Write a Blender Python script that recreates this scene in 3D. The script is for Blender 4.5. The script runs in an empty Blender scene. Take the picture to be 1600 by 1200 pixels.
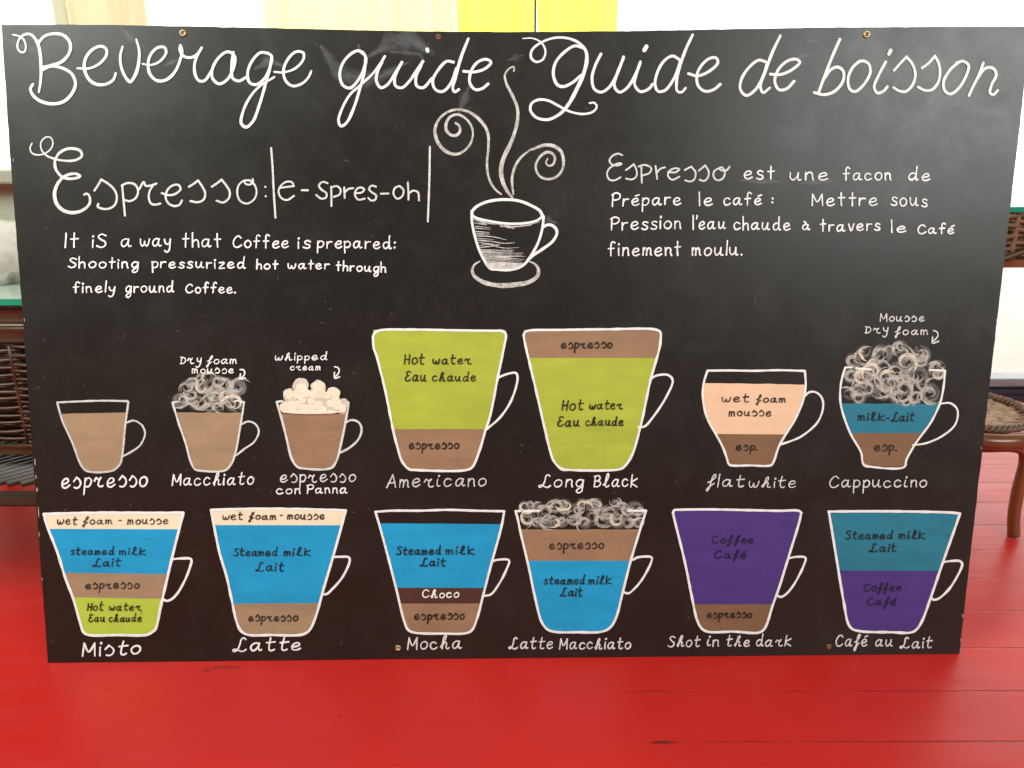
import bpy, bmesh, math, random
from mathutils import Vector, Matrix, noise
random.seed(7)
R = math.radians
scn = bpy.context.scene
COL = scn.collection

# ------------------------------------------------------------------ camera
FPX, CAMH, PITCH = 1294.0, 0.86, R(18.4)
cam = bpy.data.cameras.new('camera'); camo = bpy.data.objects.new('camera', cam)
COL.objects.link(camo); scn.camera = camo
cam.sensor_width = 36.0; cam.lens = 36.0*FPX/1600.0
cam.clip_start = 0.02; cam.clip_end = 200
cam.dof.use_dof = True; cam.dof.focus_distance = 1.28; cam.dof.aperture_fstop = 6.0
camo.location = (0, 0, CAMH); camo.rotation_euler = (R(90)-PITCH, 0, 0)

# ------------------------------------------------------------------ world, lamps, exposure
w = bpy.data.worlds.new('World'); scn.world = w; w.use_nodes = True
bg = w.node_tree.nodes['Background']
bg.inputs[0].default_value = (1.0, 0.93, 0.82, 1); bg.inputs[1].default_value = 0.10

def lamp(name, loc, target, sx, sy, power, color, spread=180):
    d = bpy.data.lights.new(name, 'AREA'); d.shape = 'RECTANGLE'; d.size = sx; d.size_y = sy
    d.energy = power; d.color = color; d.spread = R(spread)
    o = bpy.data.objects.new(name, d); COL.objects.link(o); o.location = loc
    o.rotation_euler = (Vector(target)-Vector(loc)).to_track_quat('-Z', 'Y').to_euler()
    return o
lamp('window_light_left', (-1.6, 0.1, 1.95), (-0.7, 1.2, 0.2), 1.0, 1.0, 52, (0.93, 1.0, 0.93))
lamp('window_light_right', (2.35, -1.15, 2.0), (0.75, 1.4, 1.1), 2.1, 1.3, 30, (0.95, 1.0, 0.98), 105)
lamp('unseen_room_fill', (0.0, -0.7, 2.9), (0.0, 1.1, 0.2), 2.2, 1.2, 19, (1.0, 0.95, 0.84))  # unseen overhead fill, added to brighten the front of the scene

scn.view_settings.view_transform = 'Standard'; scn.view_settings.look = 'None'
scn.view_settings.exposure = 0.14; scn.view_settings.gamma = 1.0
scn.view_settings.use_curve_mapping = False
scn.render.resolution_x = 1024; scn.render.resolution_y = 768

# ------------------------------------------------------------------ helpers
CAMP = Vector((0, 0, CAMH))
FW = Vector((0, math.cos(PITCH), -math.sin(PITCH))); UP = Vector((0, math.sin(PITCH), math.cos(PITCH)))
def ray(x, y): return FW + Vector((1, 0, 0))*((x-800)/FPX) - UP*((y-600)/FPX)
def at(x, y, Y):
    d = ray(x, y); return CAMP + d*(Y/d.y)
def onfloor(x, y):
    d = ray(x, y); return CAMP + d*(-CAMH/d.z)

def tag(o, label=None, cat=None, group=None, kind=None):
    if label: o['label'] = label
    if cat: o['category'] = cat
    if group: o['group'] = group
    if kind: o['kind'] = kind
    return o
def empty(name, loc=(0, 0, 0), mat=None):
    o = bpy.data.objects.new(name, None); COL.objects.link(o); o.empty_display_size = 0.05
    if mat is not None: o.matrix_world = mat
    else: o.location = loc
    return o
def link(name, bm, m, parent=None, smooth=False, loc=None):
    me = bpy.data.meshes.new(name); bm.to_mesh(me); bm.free()
    if smooth:
        for p in me.polygons: p.use_smooth = True
    me.materials.append(m)
    o = bpy.data.objects.new(name, me); COL.objects.link(o)
    if parent is not None: o.parent = parent
    if loc is not None: o.location = loc
    return o
def box(bm, c, s, bev=0.0):
    g = bmesh.ops.create_cube(bm, size=1.0)
    for v in g['verts']: v.co = Vector((v.co.x*s[0]+c[0], v.co.y*s[1]+c[1], v.co.z*s[2]+c[2]))
    if bev:
        es = list({e for v in g['verts'] for e in v.link_edges})
        bmesh.ops.bevel(bm, geom=es, offset=bev, segments=2, affect='EDGES')
def tube(bm, pts, r, n=8, closed=False, rfun=None):
    pts = [Vector(p) for p in pts]; rings = []
    N = len(pts)
    prev = None
    for i, p in enumerate(pts):
        a = pts[i-1] if (i > 0 or closed) else p
        b = pts[(i+1) % N] if (i < N-1 or closed) else p
        t = (b-a).normalized()
        if prev is None:
            q = Vector((0, 0, 1)) if abs(t.z) < .9 else Vector((0, 1, 0))
            nrm = t.cross(q).normalized()
        else:
            nrm = (prev - t*prev.dot(t)).normalized()
        prev = nrm; bn = t.cross(nrm)
        rr = r if rfun is None else rfun(i/(N-1))
        rings.append([bm.verts.new(p + (nrm*math.cos(k*2*math.pi/n) + bn*math.sin(k*2*math.pi/n))*rr) for k in range(n)])
    M = N if closed else N-1
    for i in range(M):
        A, B = rings[i], rings[(i+1) % N]
        for k in range(n):
            bm.faces.new((A[k], A[(k+1) % n], B[(k+1) % n], B[k]))
    if not closed:
        bm.faces.new(rings[0][::-1]); bm.faces.new(rings[-1])

def cr(pts, step=1.5):
    """centripetal-like smooth polyline through 2D/3D points, resampled evenly"""
    pts = [Vector(p) for p in pts]
    if len(pts) < 3: dense = pts
    else:
        P = [pts[0]*2-pts[1]] + pts + [pts[-1]*2-pts[-2]]
        dense = []
        for i in range(1, len(P)-2):
            p0, p1, p2, p3 = P[i-1], P[i], P[i+1], P[i+2]
            t0 = 0; t1 = t0+max((p1-p0).length, 1e-6)**.5; t2 = t1+max((p2-p1).length, 1e-6)**.5; t3 = t2+max((p3-p2).length, 1e-6)**.5
            n = max(3, int((p2-p1).length/step*1.5))
            for k in range(n):
                t = t1+(t2-t1)*k/n
                A1 = p0*((t1-t)/(t1-t0))+p1*((t-t0)/(t1-t0)); A2 = p1*((t2-t)/(t2-t1))+p2*((t-t1)/(t2-t1)); A3 = p2*((t3-t)/(t3-t2))+p3*((t-t2)/(t3-t2))
                B1 = A1*((t2-t)/(t2-t0))+A2*((t-t0)/(t2-t0)); B2 = A2*((t3-t)/(t3-t1))+A3*((t-t1)/(t3-t1))
                dense.append(B1*((t2-t)/(t2-t1))+B2*((t-t1)/(t2-t1)))
        dense.append(pts[-1])
    L = [0]
    for a, b in zip(dense, dense[1:]): L.append(L[-1]+(b-a).length)
    T = L[-1]
    if T < 1e-6: return [pts[0], pts[-1]], 0
    n = max(2, int(T/step)+1); out = []; j = 0
    for k in range(n+1):
        s = T*k/n
        while j < len(L)-2 and L[j+1] < s: j += 1
        d = L[j+1]-L[j]
        out.append(dense[j].lerp(dense[j+1], (s-L[j])/d if d > 0 else 0))
    return out, T

# ------------------------------------------------------------------ materials
def mat(name):
    m = bpy.data.materials.new(name); m.use_nodes = True
    nt = m.node_tree; b = nt.nodes['Principled BSDF']
    return m, nt, b
def N(nt, t, **kw):
    n = nt.nodes.new(t)
    for k, v in kw.items():
        if k in n.inputs.keys(): n.inputs[k].default_value = v
        else: setattr(n, k, v)
    return n
def mixc(nt, fac, a, b, mode='MIX'):
    n = nt.nodes.new('ShaderNodeMix'); n.data_type = 'RGBA'; n.blend_type = mode
    def put(i, v):
        if isinstance(v, (int, float)): n.inputs[i].default_value = v
        elif isinstance(v, tuple): n.inputs[i].default_value = (*v[:3], 1)
        else: nt.links.new(v, n.inputs[i])
    put(0, fac); put(6, a); put(7, b)
    return n.outputs[2]
def ramp(nt, src, lo, hi, a=0.0, b=1.0):
    n = nt.nodes.new('ShaderNodeMapRange'); n.inputs[1].default_value = lo; n.inputs[2].default_value = hi
    n.inputs[3].default_value = a; n.inputs[4].default_value = b; n.clamp = True
    nt.links.new(src, n.inputs[0]); return n.outputs[0]
def objco(nt, scale=(1, 1, 1), kind='Object', loc=(0, 0, 0), rot=(0, 0, 0)):
    tc = nt.nodes.new('ShaderNodeTexCoord'); mp = nt.nodes.new('ShaderNodeMapping')
    mp.inputs['Scale'].default_value = scale; mp.inputs['Location'].default_value = loc; mp.inputs['Rotation'].default_value = rot
    nt.links.new(tc.outputs[kind], mp.inputs['Vector']); return mp.outputs['Vector']
def tnoise(nt, vec, scale, detail=4, rough=.55, dist=0):
    n = N(nt, 'ShaderNodeTexNoise', Scale=scale, Detail=detail, Roughness=rough, Distortion=dist)
    nt.links.new(vec, n.inputs['Vector']); return n.outputs[0]
def mth(nt, op, a, b=None):
    n = nt.nodes.new('ShaderNodeMath'); n.operation = op
    for i, v in enumerate((a, b)):
        if v is None: continue
        if isinstance(v, (int, float)): n.inputs[i].default_value = v
        else: nt.links.new(v, n.inputs[i])
    return n.outputs[0]
def bump(nt, b, h, strength, dist=.001):
    n = N(nt, 'ShaderNodeBump', Strength=strength, Distance=dist); nt.links.new(h, n.inputs['Height'])
    nt.links.new(n.outputs[0], b.inputs['Normal'])

def m_board():
    m, nt, b = mat('blackboard_paint')
    v = objco(nt)
    big = tnoise(nt, v, 2.2, 5, .6); mid = tnoise(nt, v, 14, 6, .7, .6); fine = tnoise(nt, v, 160, 3, .7)
    c = mixc(nt, ramp(nt, big, .35, .7), (.0110, .0094, .0073), (.0185, .0163, .0128))
    c = mixc(nt, ramp(nt, mid, .5, .85, 0, .3), c, (.034, .032, .028))
    c = mixc(nt, ramp(nt, fine, .62, .8, 0, .25), c, (.07, .066, .058))
    # dust specks
    vo = N(nt, 'ShaderNodeTexVoronoi', Scale=95.0); nt.links.new(v, vo.inputs['Vector'])
    sp = ramp(nt, vo.outputs['Distance'], .045, .09, 1, 0)
    spm = ramp(nt, tnoise(nt, v, 5, 3), .5, .66)
    cc = N(nt, 'ShaderNodeSeparateColor'); nt.links.new(vo.outputs['Color'], cc.inputs[0])
    gate = ramp(nt, cc.outputs[0], .45, .5)
    s = mth(nt, 'MULTIPLY', mth(nt, 'MULTIPLY', sp, spm), mth(nt, 'MULTIPLY', gate, .55))
    c = mixc(nt, s, c, (.24, .2, .15))
    nt.links.new(c, b.inputs['Base Color'])
    nt.links.new(ramp(nt, mid, .3, .8, .30, .42), b.inputs['Roughness'])
    b.inputs['Specular IOR Level'].default_value = .40
    bump(nt, b, tnoise(nt, objco(nt, (1, 1.6, 1)), 240, 3, .6), .09, .0006)
    return m
def m_paint(name, c, var=.12, rough=.55, wear=.0, streak=True, dirt=None):
    m, nt, b = mat(name)
    v = objco(nt)
    vs = objco(nt, (7, 34, 1) if streak else (30, 30, 30), rot=(0, 0, .12))
    n1 = tnoise(nt, vs, 1.0, 5, .6, .5); n2 = tnoise(nt, v, 25, 4, .6)
    f = mth(nt, 'ADD', mth(nt, 'MULTIPLY', n1, .6), mth(nt, 'MULTIPLY', n2, .4))
    var *= .75; lo = tuple(x*(1-var) for x in c); hi = tuple(min(.9, x*(1+var)) for x in c)
    col = mixc(nt, ramp(nt, f, .35, .65), lo, hi)
    if wear:
        wn = tnoise(nt, v, 75, 4, .65, .4); wl = tnoise(nt, v, 7, 2)
        k = mth(nt, 'MULTIPLY', ramp(nt, wn, .62, .75), ramp(nt, wl, .38, .66))
        col = mixc(nt, mth(nt, 'MULTIPLY', k, wear), col, dirt or (.05, .045, .035))
    nt.links.new(col, b.inputs['Base Color']); b.inputs['Roughness'].default_value = rough
    b.inputs['Specular IOR Level'].default_value = .3
    bump(nt, b, f, .12, .0005)
    return m
def m_chalk(name, c, alpha_lo=.75, alpha_hi=1.0, streak=22., rough=.8, thin=.0):
    """marker paint with dry-brush streaks along the stroke (UV: x = length, y = across)"""
    m, nt, b = mat(name)
    uv = objco(nt, (.05, streak, 1), 'UV')
    n1 = tnoise(nt, uv, 1.0, 4, .65, .3)
    n2 = tnoise(nt, objco(nt), 120, 3, .6)
    f = mth(nt, 'ADD', mth(nt, 'MULTIPLY', n1, .65), mth(nt, 'MULTIPLY', n2, .35))
    col = mixc(nt, ramp(nt, f, .3, .7), tuple(x*.86 for x in c), c)
    nt.links.new(col, b.inputs['Base Color']); b.inputs['Roughness'].default_value = rough
    b.inputs['Specular IOR Level'].default_value = .25
    nt.links.new(ramp(nt, f, .36+thin, .56+thin, alpha_lo, alpha_hi), b.inputs['Alpha'])
    return m
def m_simple(name, c, rough=.5, metal=0., var=.15, scale=30., stretch=(1, 1, 1), spec=.5, bmp=.0):
    m, nt, b = mat(name)
    n1 = tnoise(nt, objco(nt, stretch), scale, 5, .6)
    nt.links.new(mixc(nt, ramp(nt, n1, .3, .7), tuple(x*(1-var) for x in c), tuple(min(.95, x*(1+var)) for x in c)), b.inputs['Base Color'])
    nt.links.new(ramp(nt, n1, .3, .7, rough*.85, min(1, rough*1.15)), b.inputs['Roughness'])
    b.inputs['Metallic'].default_value = metal; b.inputs['Specular IOR Level'].default_value = spec
    if bmp: bump(nt, b, n1, bmp, .002)
    return m

M = {}
def m_smear(name, c1, c2, al):
    m, nt, b = mat(name)
    tc = nt.nodes.new('ShaderNodeTexCoord'); sp = N(nt, 'ShaderNodeSeparateXYZ'); nt.links.new(tc.outputs['UV'], sp.inputs[0])
    v = mth(nt, 'FRACT', sp.outputs[1]); d = mth(nt, 'MULTIPLY', mth(nt, 'ABSOLUTE', mth(nt, 'SUBTRACT', v, .5)), 2)
    fade = ramp(nt, d, .15, 1.0, 1, 0)
    n = tnoise(nt, objco(nt), 28, 5, .65, .6)
    n2 = tnoise(nt, objco(nt, (.04, 7, 1), 'UV'), 1.0, 4, .6)
    a = mth(nt, 'MULTIPLY', mth(nt, 'MULTIPLY', fade, ramp(nt, mth(nt, 'ADD', mth(nt, 'MULTIPLY', n, .5), mth(nt, 'MULTIPLY', n2, .5)), .32, .68)), al)
    b.inputs['Roughness'].default_value = .9; b.inputs['Specular IOR Level'].default_value = .1
    nt.links.new(mixc(nt, n, c1, c2), b.inputs['Base Color'])
    nt.links.new(a, b.inputs['Alpha']); return m
M['smear'] = m_smear('rubbed_chalk_dust', (.32, .34, .38), (.42, .43, .46), .32)
M['haze'] = m_smear('smudged_foam_paint', (.5, .46, .41), (.7, .65, .58), .42)
M['board'] = m_board()
M['white'] = m_chalk('white_marker_paint', (.90, .90, .88), .80, 1.0, 14)
M['thin'] = m_chalk('thin_chalk_marker', (.66, .67, .66), .60, 1.0, 14)
M['soft'] = m_chalk('soft_chalk_marker', (.76, .76, .73), .64, 1.0, 14)
M['brush'] = m_chalk('dry_brushed_white', (.78, .75, .70), .25, 1.0, 26, thin=.03)
M['foam'] = m_chalk('dry_brushed_foam_paint', (.66, .62, .56), .0, .9, 18, thin=.03)
M['foam2'] = m_chalk('cream_foam_paint', (.84, .72, .55), .2, 1.0, 16, thin=.0)
M['ink'] = m_chalk('dark_marker_ink', (.016, .014, .012), .80, 1.0, 10, .6)
M['ink2'] = m_chalk('faint_dark_marker_ink', (.022, .014, .03), .55, .95, 10, .5)
M['tan'] = m_paint('tan_paint', (.33, .222, .132), .16, .6, .6)
M['brown'] = m_paint('brown_paint', (.295, .175, .100), .18, .55, .3)
M['brown2'] = m_paint('dark_tan_paint', (.20, .11, .056), .18, .55, .2)
M['green'] = m_paint('lime_green_paint', (.385, .44, .05), .15, .5, .4, dirt=(.2, .2, .05))
M['green2'] = m_paint('fresh_lime_paint', (.42, .54, .06), .12, .55, .9, dirt=(.12, .11, .03))
M['blue'] = m_paint('sky_blue_paint', (.012, .30, .56), .15, .5, .7, dirt=(.03, .12, .17))
M['blue_shaded'] = m_paint('shaded_sky_blue_paint', (.02, .18, .265), .15, .5, .2, dirt=(.03, .12, .17))  # same blue as the left cups, with the dimmer right-hand light painted in
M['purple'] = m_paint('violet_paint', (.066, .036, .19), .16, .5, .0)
M['choco'] = m_paint('chocolate_paint', (.075, .03, .021), .12, .55, .1)
M['cream'] = m_paint('cream_paint', (.80, .69, .49), .08, .6, .7, dirt=(.4, .3, .18))
M['peach'] = m_paint('peach_cream_paint', (.78, .52, .34), .08, .6, .0)
M['cream_blob'] = m_paint('whipped_cream_paint', (.83, .70, .54), .10, .6, .0, streak=False)
M['cream_grey'] = m_paint('greyish_cream_paint', (.60, .52, .44), .15, .6, .0, streak=False)

def m_floor():
    m, nt, b = mat('red_floor_paint')
    v = objco(nt)
    big = tnoise(nt, v, 1.6, 4); mid = tnoise(nt, objco(nt, (1, 6, 1)), 5, 6, .65); fine = tnoise(nt, objco(nt, (2, 10, 1)), 60, 4, .6)
    c = mixc(nt, ramp(nt, big, .3, .7), (.47, .014, .010), (.58, .021, .015))
    c = mixc(nt, ramp(nt, mid, .55, .8, 0, .35), c, (.45, .026, .019))
    # cracks between the planks, partly filled by paint
    sep = N(nt, 'ShaderNodeSeparateXYZ'); nt.links.new(v, sep.inputs[0])
    Y0, PW = .9635, .1083
    y = mth(nt, 'DIVIDE', mth(nt, 'SUBTRACT', sep.outputs[1], Y0-PW*20.5), PW)
    fr = mth(nt, 'ABSOLUTE', mth(nt, 'SUBTRACT', mth(nt, 'FRACT', y), .5))
    row = mth(nt, 'FLOOR', y)
    cmb = N(nt, 'ShaderNodeCombineXYZ'); nt.links.new(mth(nt, 'MULTIPLY', sep.outputs[0], 3.2), cmb.inputs[0]); nt.links.new(mth(nt, 'MULTIPLY', row, 7.31), cmb.inputs[1])
    gate = tnoise(nt, cmb.outputs[0], 1.0, 4, .7)
    right = ramp(nt, sep.outputs[0], -.8, .8, -.15, .11)
    gate = mth(nt, 'ADD', gate, right)
    line = ramp(nt, fr, .006, .014, 1, 0)
    dark = mth(nt, 'MULTIPLY', line, ramp(nt, gate, .50, .66, 0, .9))
    sc = mth(nt, 'MULTIPLY', ramp(nt, tnoise(nt, objco(nt, (3, 26, 1), rot=(0, 0, .25)), 3, 5, .7, .8), .64, .76), .22)
    c = mixc(nt, sc, c, (.62, .09, .07))
    dt = mth(nt, 'MULTIPLY', ramp(nt, tnoise(nt, v, 110, 2, .5), .70, .76), ramp(nt, tnoise(nt, v, 6, 3), .45, .65, 0, .7))
    c = mixc(nt, dt, c, (.16, .02, .015))
    c = mixc(nt, dark, c, (.035, .008, .006))
    # a rubbed mark and a nail hole
    for (px, py, sx, sy, s) in ((323, 1048, 90, 260, .9), (352, 1043, 22, 160, .5), (1036, 1160, 40, 190, .9), (530, 1120, 240, 240, .5)):
        p = onfloor(px, py)
        mp = objco(nt, (sx, sy, 1), loc=(-p.x*sx, -p.y*sy, 0))
        ln = N(nt, 'ShaderNodeVectorMath', operation='LENGTH'); nt.links.new(mp, ln.inputs[0])
        k = mth(nt, 'MULTIPLY', ramp(nt, mth(nt, 'ADD', ln.outputs['Value'], mth(nt, 'MULTIPLY', fine, .8)), .7, 1.3, 1, 0), s)
        c = mixc(nt, k, c, (.07, .016, .012))
    nt.links.new(c, b.inputs['Base Color'])
    nt.links.new(ramp(nt, mid, .3, .8, .30, .48), b.inputs['Roughness'])
    b.inputs['Specular IOR Level'].default_value = .38
    h = mth(nt, 'SUBTRACT', mth(nt, 'ADD', mth(nt, 'MULTIPLY', fine, .25), mid), mth(nt, 'MULTIPLY', mth(nt, 'MULTIPLY', ramp(nt, fr, .0, .018, 1, 0), ramp(nt, gate, .40, .60, .12, 1)), 1.6))
    bump(nt, b, h, .22, .0022)
    return m
M['floor'] = m_floor()
M['wicker'] = m_simple('brown_wicker', (.065, .03, .014), .45, 0, .35, 40, bmp=.3)
M['wicker_light'] = m_simple('pale_brown_wicker', (.42, .26, .165), .5, 0, .3, 40, bmp=.3)
M['wicker_mid'] = m_simple('mid_brown_wicker', (.20, .105, .058), .5, 0, .35, 40, bmp=.3)
M['rattan'] = m_simple('varnished_rattan', (.20, .07, .026), .22, 0, .25, 12, (1, 1, .3))
M['dark_rattan'] = m_simple('dark_varnished_rattan', (.055, .026, .013), .3, 0, .3, 12)
M['slat'] = m_simple('dark_slat_wood', (.04, .026, .018), .45, 0, .3, 20)
M['frame_cream'] = m_simple('cream_painted_wood', (.90, .80, .60), .5, 0, .04, 6)
M['frame_green'] = m_simple('pale_green_painted_wood', (.74, .74, .52), .5, 0, .05, 6)
M['sill'] = m_simple('olive_grey_painted_wood', (.44, .46, .36), .5, 0, .1, 8)
M['navy'] = m_simple('navy_painted_metal', (.035, .037, .055), .4, 0, .2, 10)
M['grey_metal'] = m_simple('weathered_grey_metal', (.30, .30, .31), .45, .3, .15, 14, (1, 1, 6))
M['brass'] = m_simple('dull_brass', (.50, .38, .22), .4, .7, .25, 300)
M['rust'] = m_simple('rusty_steel', (.30, .12, .05), .6, .4, .35, 300)
M['darkhole'] = m_simple('dark_screw_recess', (.06, .04, .025), .6, .3, .2, 200)
M['paper'] = m_simple('beige_paper', (.62, .53, .42), .8, 0, .1, 20)

def m_glass_pane():
    m, nt, b = mat('window_glass'); nt.nodes.remove(b)
    out = nt.nodes['Material Output']
    tr = N(nt, 'ShaderNodeBsdfTransparent'); gl = N(nt, 'ShaderNodeBsdfGlossy', Roughness=.03); df = N(nt, 'ShaderNodeBsdfTranslucent')
    df.inputs[0].default_value = (.85, .83, .78, 1)
    m1 = N(nt, 'ShaderNodeMixShader'); m2 = N(nt, 'ShaderNodeMixShader')
    dn = ramp(nt, tnoise(nt, objco(nt), 60, 5, .7, 1), .56, .75, .04, .55)
    nt.links.new(dn, m1.inputs[0]); nt.links.new(tr.outputs[0], m1.inputs[1]); nt.links.new(df.outputs[0], m1.inputs[2])
    m2.inputs[0].default_value = .06; nt.links.new(m1.outputs[0], m2.inputs[1]); nt.links.new(gl.outputs[0], m2.inputs[2])
    nt.links.new(m2.outputs[0], out.inputs[0]); return m
M['pane'] = m_glass_pane()
def m_sheer(name, c, t=.25):
    m, nt, b = mat(name); nt.nodes.remove(b)
    out = nt.nodes['Material Output']
    tr = N(nt, 'ShaderNodeBsdfTransparent'); df = N(nt, 'ShaderNodeBsdfDiffuse'); tl = N(nt, 'ShaderNodeBsdfTranslucent')
    col = mixc(nt, ramp(nt, tnoise(nt, objco(nt, (1, 1, .15)), 22, 3), .3, .7), tuple(x*.9 for x in c), c)
    nt.links.new(col, df.inputs[0]); nt.links.new(col, tl.inputs[0])
    m1 = N(nt, 'ShaderNodeMixShader'); m1.inputs[0].default_value = .8
    nt.links.new(df.outputs[0], m1.inputs[1]); nt.links.new(tl.outputs[0], m1.inputs[2])
    m2 = N(nt, 'ShaderNodeMixShader'); m2.inputs[0].default_value = t
    nt.links.new(m1.outputs[0], m2.inputs[1]); nt.links.new(tr.outputs[0], m2.inputs[2]); tr.inputs[0].default_value = (*c, 1)
    nt.links.new(m2.outputs[0], out.inputs[0]); return m
M['yellow_sheer'] = m_sheer('yellow_sheer_fabric', (.93, .88, .12), .5)
M['pale_sheer'] = m_sheer('pale_yellow_sheer_fabric', (.93, .96, .36), .40)
M['plastic'] = m_sheer('cloudy_plastic_film', (.95, .95, .94), .3)
def m_tglass(name, c, rough=.05):
    m, nt, b = mat(name)
    b.inputs['Base Color'].default_value = (*c, 1); b.inputs['Roughness'].default_value = rough
    b.inputs['Transmission Weight'].default_value = .55; b.inputs['IOR'].default_value = 1.45
    nt.links.new(mixc(nt, tnoise(nt, objco(nt), 8, 2), tuple(x*.9 for x in c), c), b.inputs['Base Color'])
    return m
M['tabletop_glass'] = m_tglass('pale_green_tabletop_glass', (.70, .84, .78))
M['glass_edge'] = m_simple('green_glass_edge', (.02, .30, .17), .15, 0, .15, 10)
def m_emit(name, c, s):
    m, nt, b = mat(name); nt.nodes.remove(b)
    e = N(nt, 'ShaderNodeEmission'); e.inputs[1].default_value = s
    v = objco(nt, (1, 1, 1))
    nt.links.new(mixc(nt, ramp(nt, tnoise(nt, v, .5, 3), .35, .65), c, tuple(min(1, x*1.02+.0) for x in c)), e.inputs[0])
    nt.links.new(e.outputs[0], nt.nodes['Material Output'].inputs[0]); return m
M['sky'] = m_emit('bright_hazy_sky', (1.0, .985, .93), 3.4)

# ------------------------------------------------------------------ the setting
bm = bmesh.new()
box(bm, (0, -.05, -.02), (9, 5.1, .04))
tag(link('floor', bm, M['floor']), kind='structure')
bm = bmesh.new(); box(bm, (0, 4.6, -.06), (18, 4.1, .04))
tag(link('ground', bm, m_simple('pale_concrete', (.72, .70, .64), .9, 0, .06, 4)), kind='structure')  # concrete outside the glazing, pale by its own colour
bm = bmesh.new()   # bright sky beyond the windows, a curved backdrop
prof = []
for i in range(25):
    a = -1.35+2.7*i/24; prof.append((math.sin(a)*7.5, 1.0+math.cos(a)*5.5))
lo = [bm.verts.new((x, y, -.6)) for x, y in prof]; hi = [bm.verts.new((x, y, 4.5)) for x, y in prof]
for i in range(24): bm.faces.new((lo[i], lo[i+1], hi[i+1], hi[i]))
tag(link('sky', bm, M['sky']), kind='structure')

# ------------------------------------------------------------------ back windows
YW = 2.45
def xw(px, py=20, Y=YW): return at(px, py, Y).x
# left window with its cream post and olive sill
xa, xb, xc = xw(80), xw(105), xw(226)
win = empty('window_frame', (xb, YW, 0))
tag(win, 'left window with pale green jamb and olive sill behind the plastic bag', 'window frame')
def wpart(name, m, c, s, bev=.004):
    b_ = bmesh.new(); box(b_, (c[0]-xb, c[1]-YW, c[2]), s, bev); return link(name, b_, m, win)
zs = at(5, 262, YW).z
wpart('glass_pane', M['pane'], ((xb+xc)/2, YW+.05, (zs+2.1)/2), (xc-xb-.004, .006, 2.1-zs-.006), 0)
wpart('post', M['frame_cream'], (xc-.012, YW+.02, 1.05), (.024, .05, 2.1))
wpart('jamb', M['frame_green'], ((xa+xb)/2-.001, YW+.035, (zs+2.1)/2), (xb-xa-.003, .06, 2.1-zs-.004))
xl = xa-1.5
wpart('sill', M['sill'], ((xl+xb)/2-.004, YW-.01, zs-.02), (xb-xl-.01, .16, .035))
wpart('lower_panel', M['sill'], ((xl+xb)/2-.006, YW+.03, (zs-.04)/2), (xb-xl-.014, .05, zs-.045))
wpart('ledge_moulding', M['frame_green'], ((xl+xb)/2-.006, YW-.02, at(5, 350, YW).z), (xb-xl-.02, .05, .03))
wpart('glass_pane', M['pane'], ((xl+xa)/2, YW+.05, (zs+2.1)/2), (xa-xl-.004, .006, 2.1-zs-.006), 0)
# broad clear glazing to the right, down to the floor
xd = xw(1600)+1.3
zr = at(1575, 584, YW).z
door = empty('glass_door', ((xc+xd)/2, YW, 0))
tag(door, 'wide glazed door with dusty glass and navy bottom rail behind the wicker stool', 'glass door')
def dpart(name, m, x0, x1, z0, z1, y, th, bev=.004):
    b_ = bmesh.new(); box(b_, ((x0+x1)/2-(xc+xd)/2, y-YW, (z0+z1)/2), (x1-x0, th, z1-z0), bev); return link(name, b_, m, door)
dpart('bottom_rail', M['navy'], xc+.003, xd, .001, zr-.026, YW, .07)
dpart('rail_capping', M['grey_metal'], xc+.003, xd, zr-.025, zr, YW-.012, .085)
dpart('rail_bead', M['navy'], xc+.003, xd, .03, .045, YW-.045, .02)
dpart('glass_pane', M['pane'], xc+.004, xd-.002, zr+.001, 2.098, YW+.01, .006, 0)
dpart('header', M['frame_cream'], xc+.003, xd, 2.1, 2.2, YW, .09)
dpart('side_post', M['frame_cream'], xd+.001, xd+.09, .001, 2.2, YW, .09)

def curtain(name, px0, px1, Y, m, label, folds, amp, group=None):
    p0, p1 = at(px0, 20, Y).x, at(px1, 20, Y).x
    root = empty(name, ((p0+p1)/2, Y, 2.12)); b_ = bmesh.new(); n = folds*14
    cols = []
    for i in range(n+1):
        t = i/n; x = p0+(p1-p0)*t-(p0+p1)/2
        cols.append([])
        for k in range(13):
            z = 2.1-1.45*k/12
            q = amp*(.5+.5*k/12)*math.sin(t*folds*2*math.pi+.5*math.sin(k*.5)+1.3*math.sin(t*9))
            cols[-1].append(b_.verts.new((x+.006*math.sin(k*.8+t*20), q, z-2.12)))
    for i in range(n):
        for k in range(12): b_.faces.new((cols[i][k], cols[i+1][k], cols[i+1][k+1], cols[i][k+1]))
    link('cloth', b_, m, root, True)
    b_ = bmesh.new(); tube(b_, [(p0-.02-(p0+p1)/2, 0, 0), (p1+.02-(p0+p1)/2, 0, 0)], .009, 10)
    link('curtain_rod', b_, M['grey_metal'], root, True)
    for s in (-1, 1):
        b_ = bmesh.new(); box(b_, (s*((p1-p0)/2-.01), (YW-.05-Y)/2, .0), (.014, YW-.05-Y, .014), .002); link('rod_bracket', b_, M['grey_metal'], root)
    tag(root, label, 'curtain', group)
    return root
M['cream_cloth'] = m_sheer('cream_cotton_cloth', (.72, .60, .40), .04)
curtain('curtain', 108, 224, 2.39, M['cream_cloth'], 'cream cotton curtain panel above the first word of the heading', 3, .008)
curtain('curtain', 412, 708, 2.33, M['pale_sheer'], 'pale greenish yellow sheer curtain between the cream and the bright yellow curtains', 7, .018)
curtain('curtain', 712, 834, 2.36, M['yellow_sheer'], 'bright yellow sheer curtain left of the thin brown cord', 5, .016, None)
curtain('curtain', 838, 962, 2.36, M['yellow_sheer'], 'bright yellow sheer curtain right of the thin brown cord', 5, .016, None)
b_ = bmesh.new(); c0 = at(836, 20, 2.32)
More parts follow.
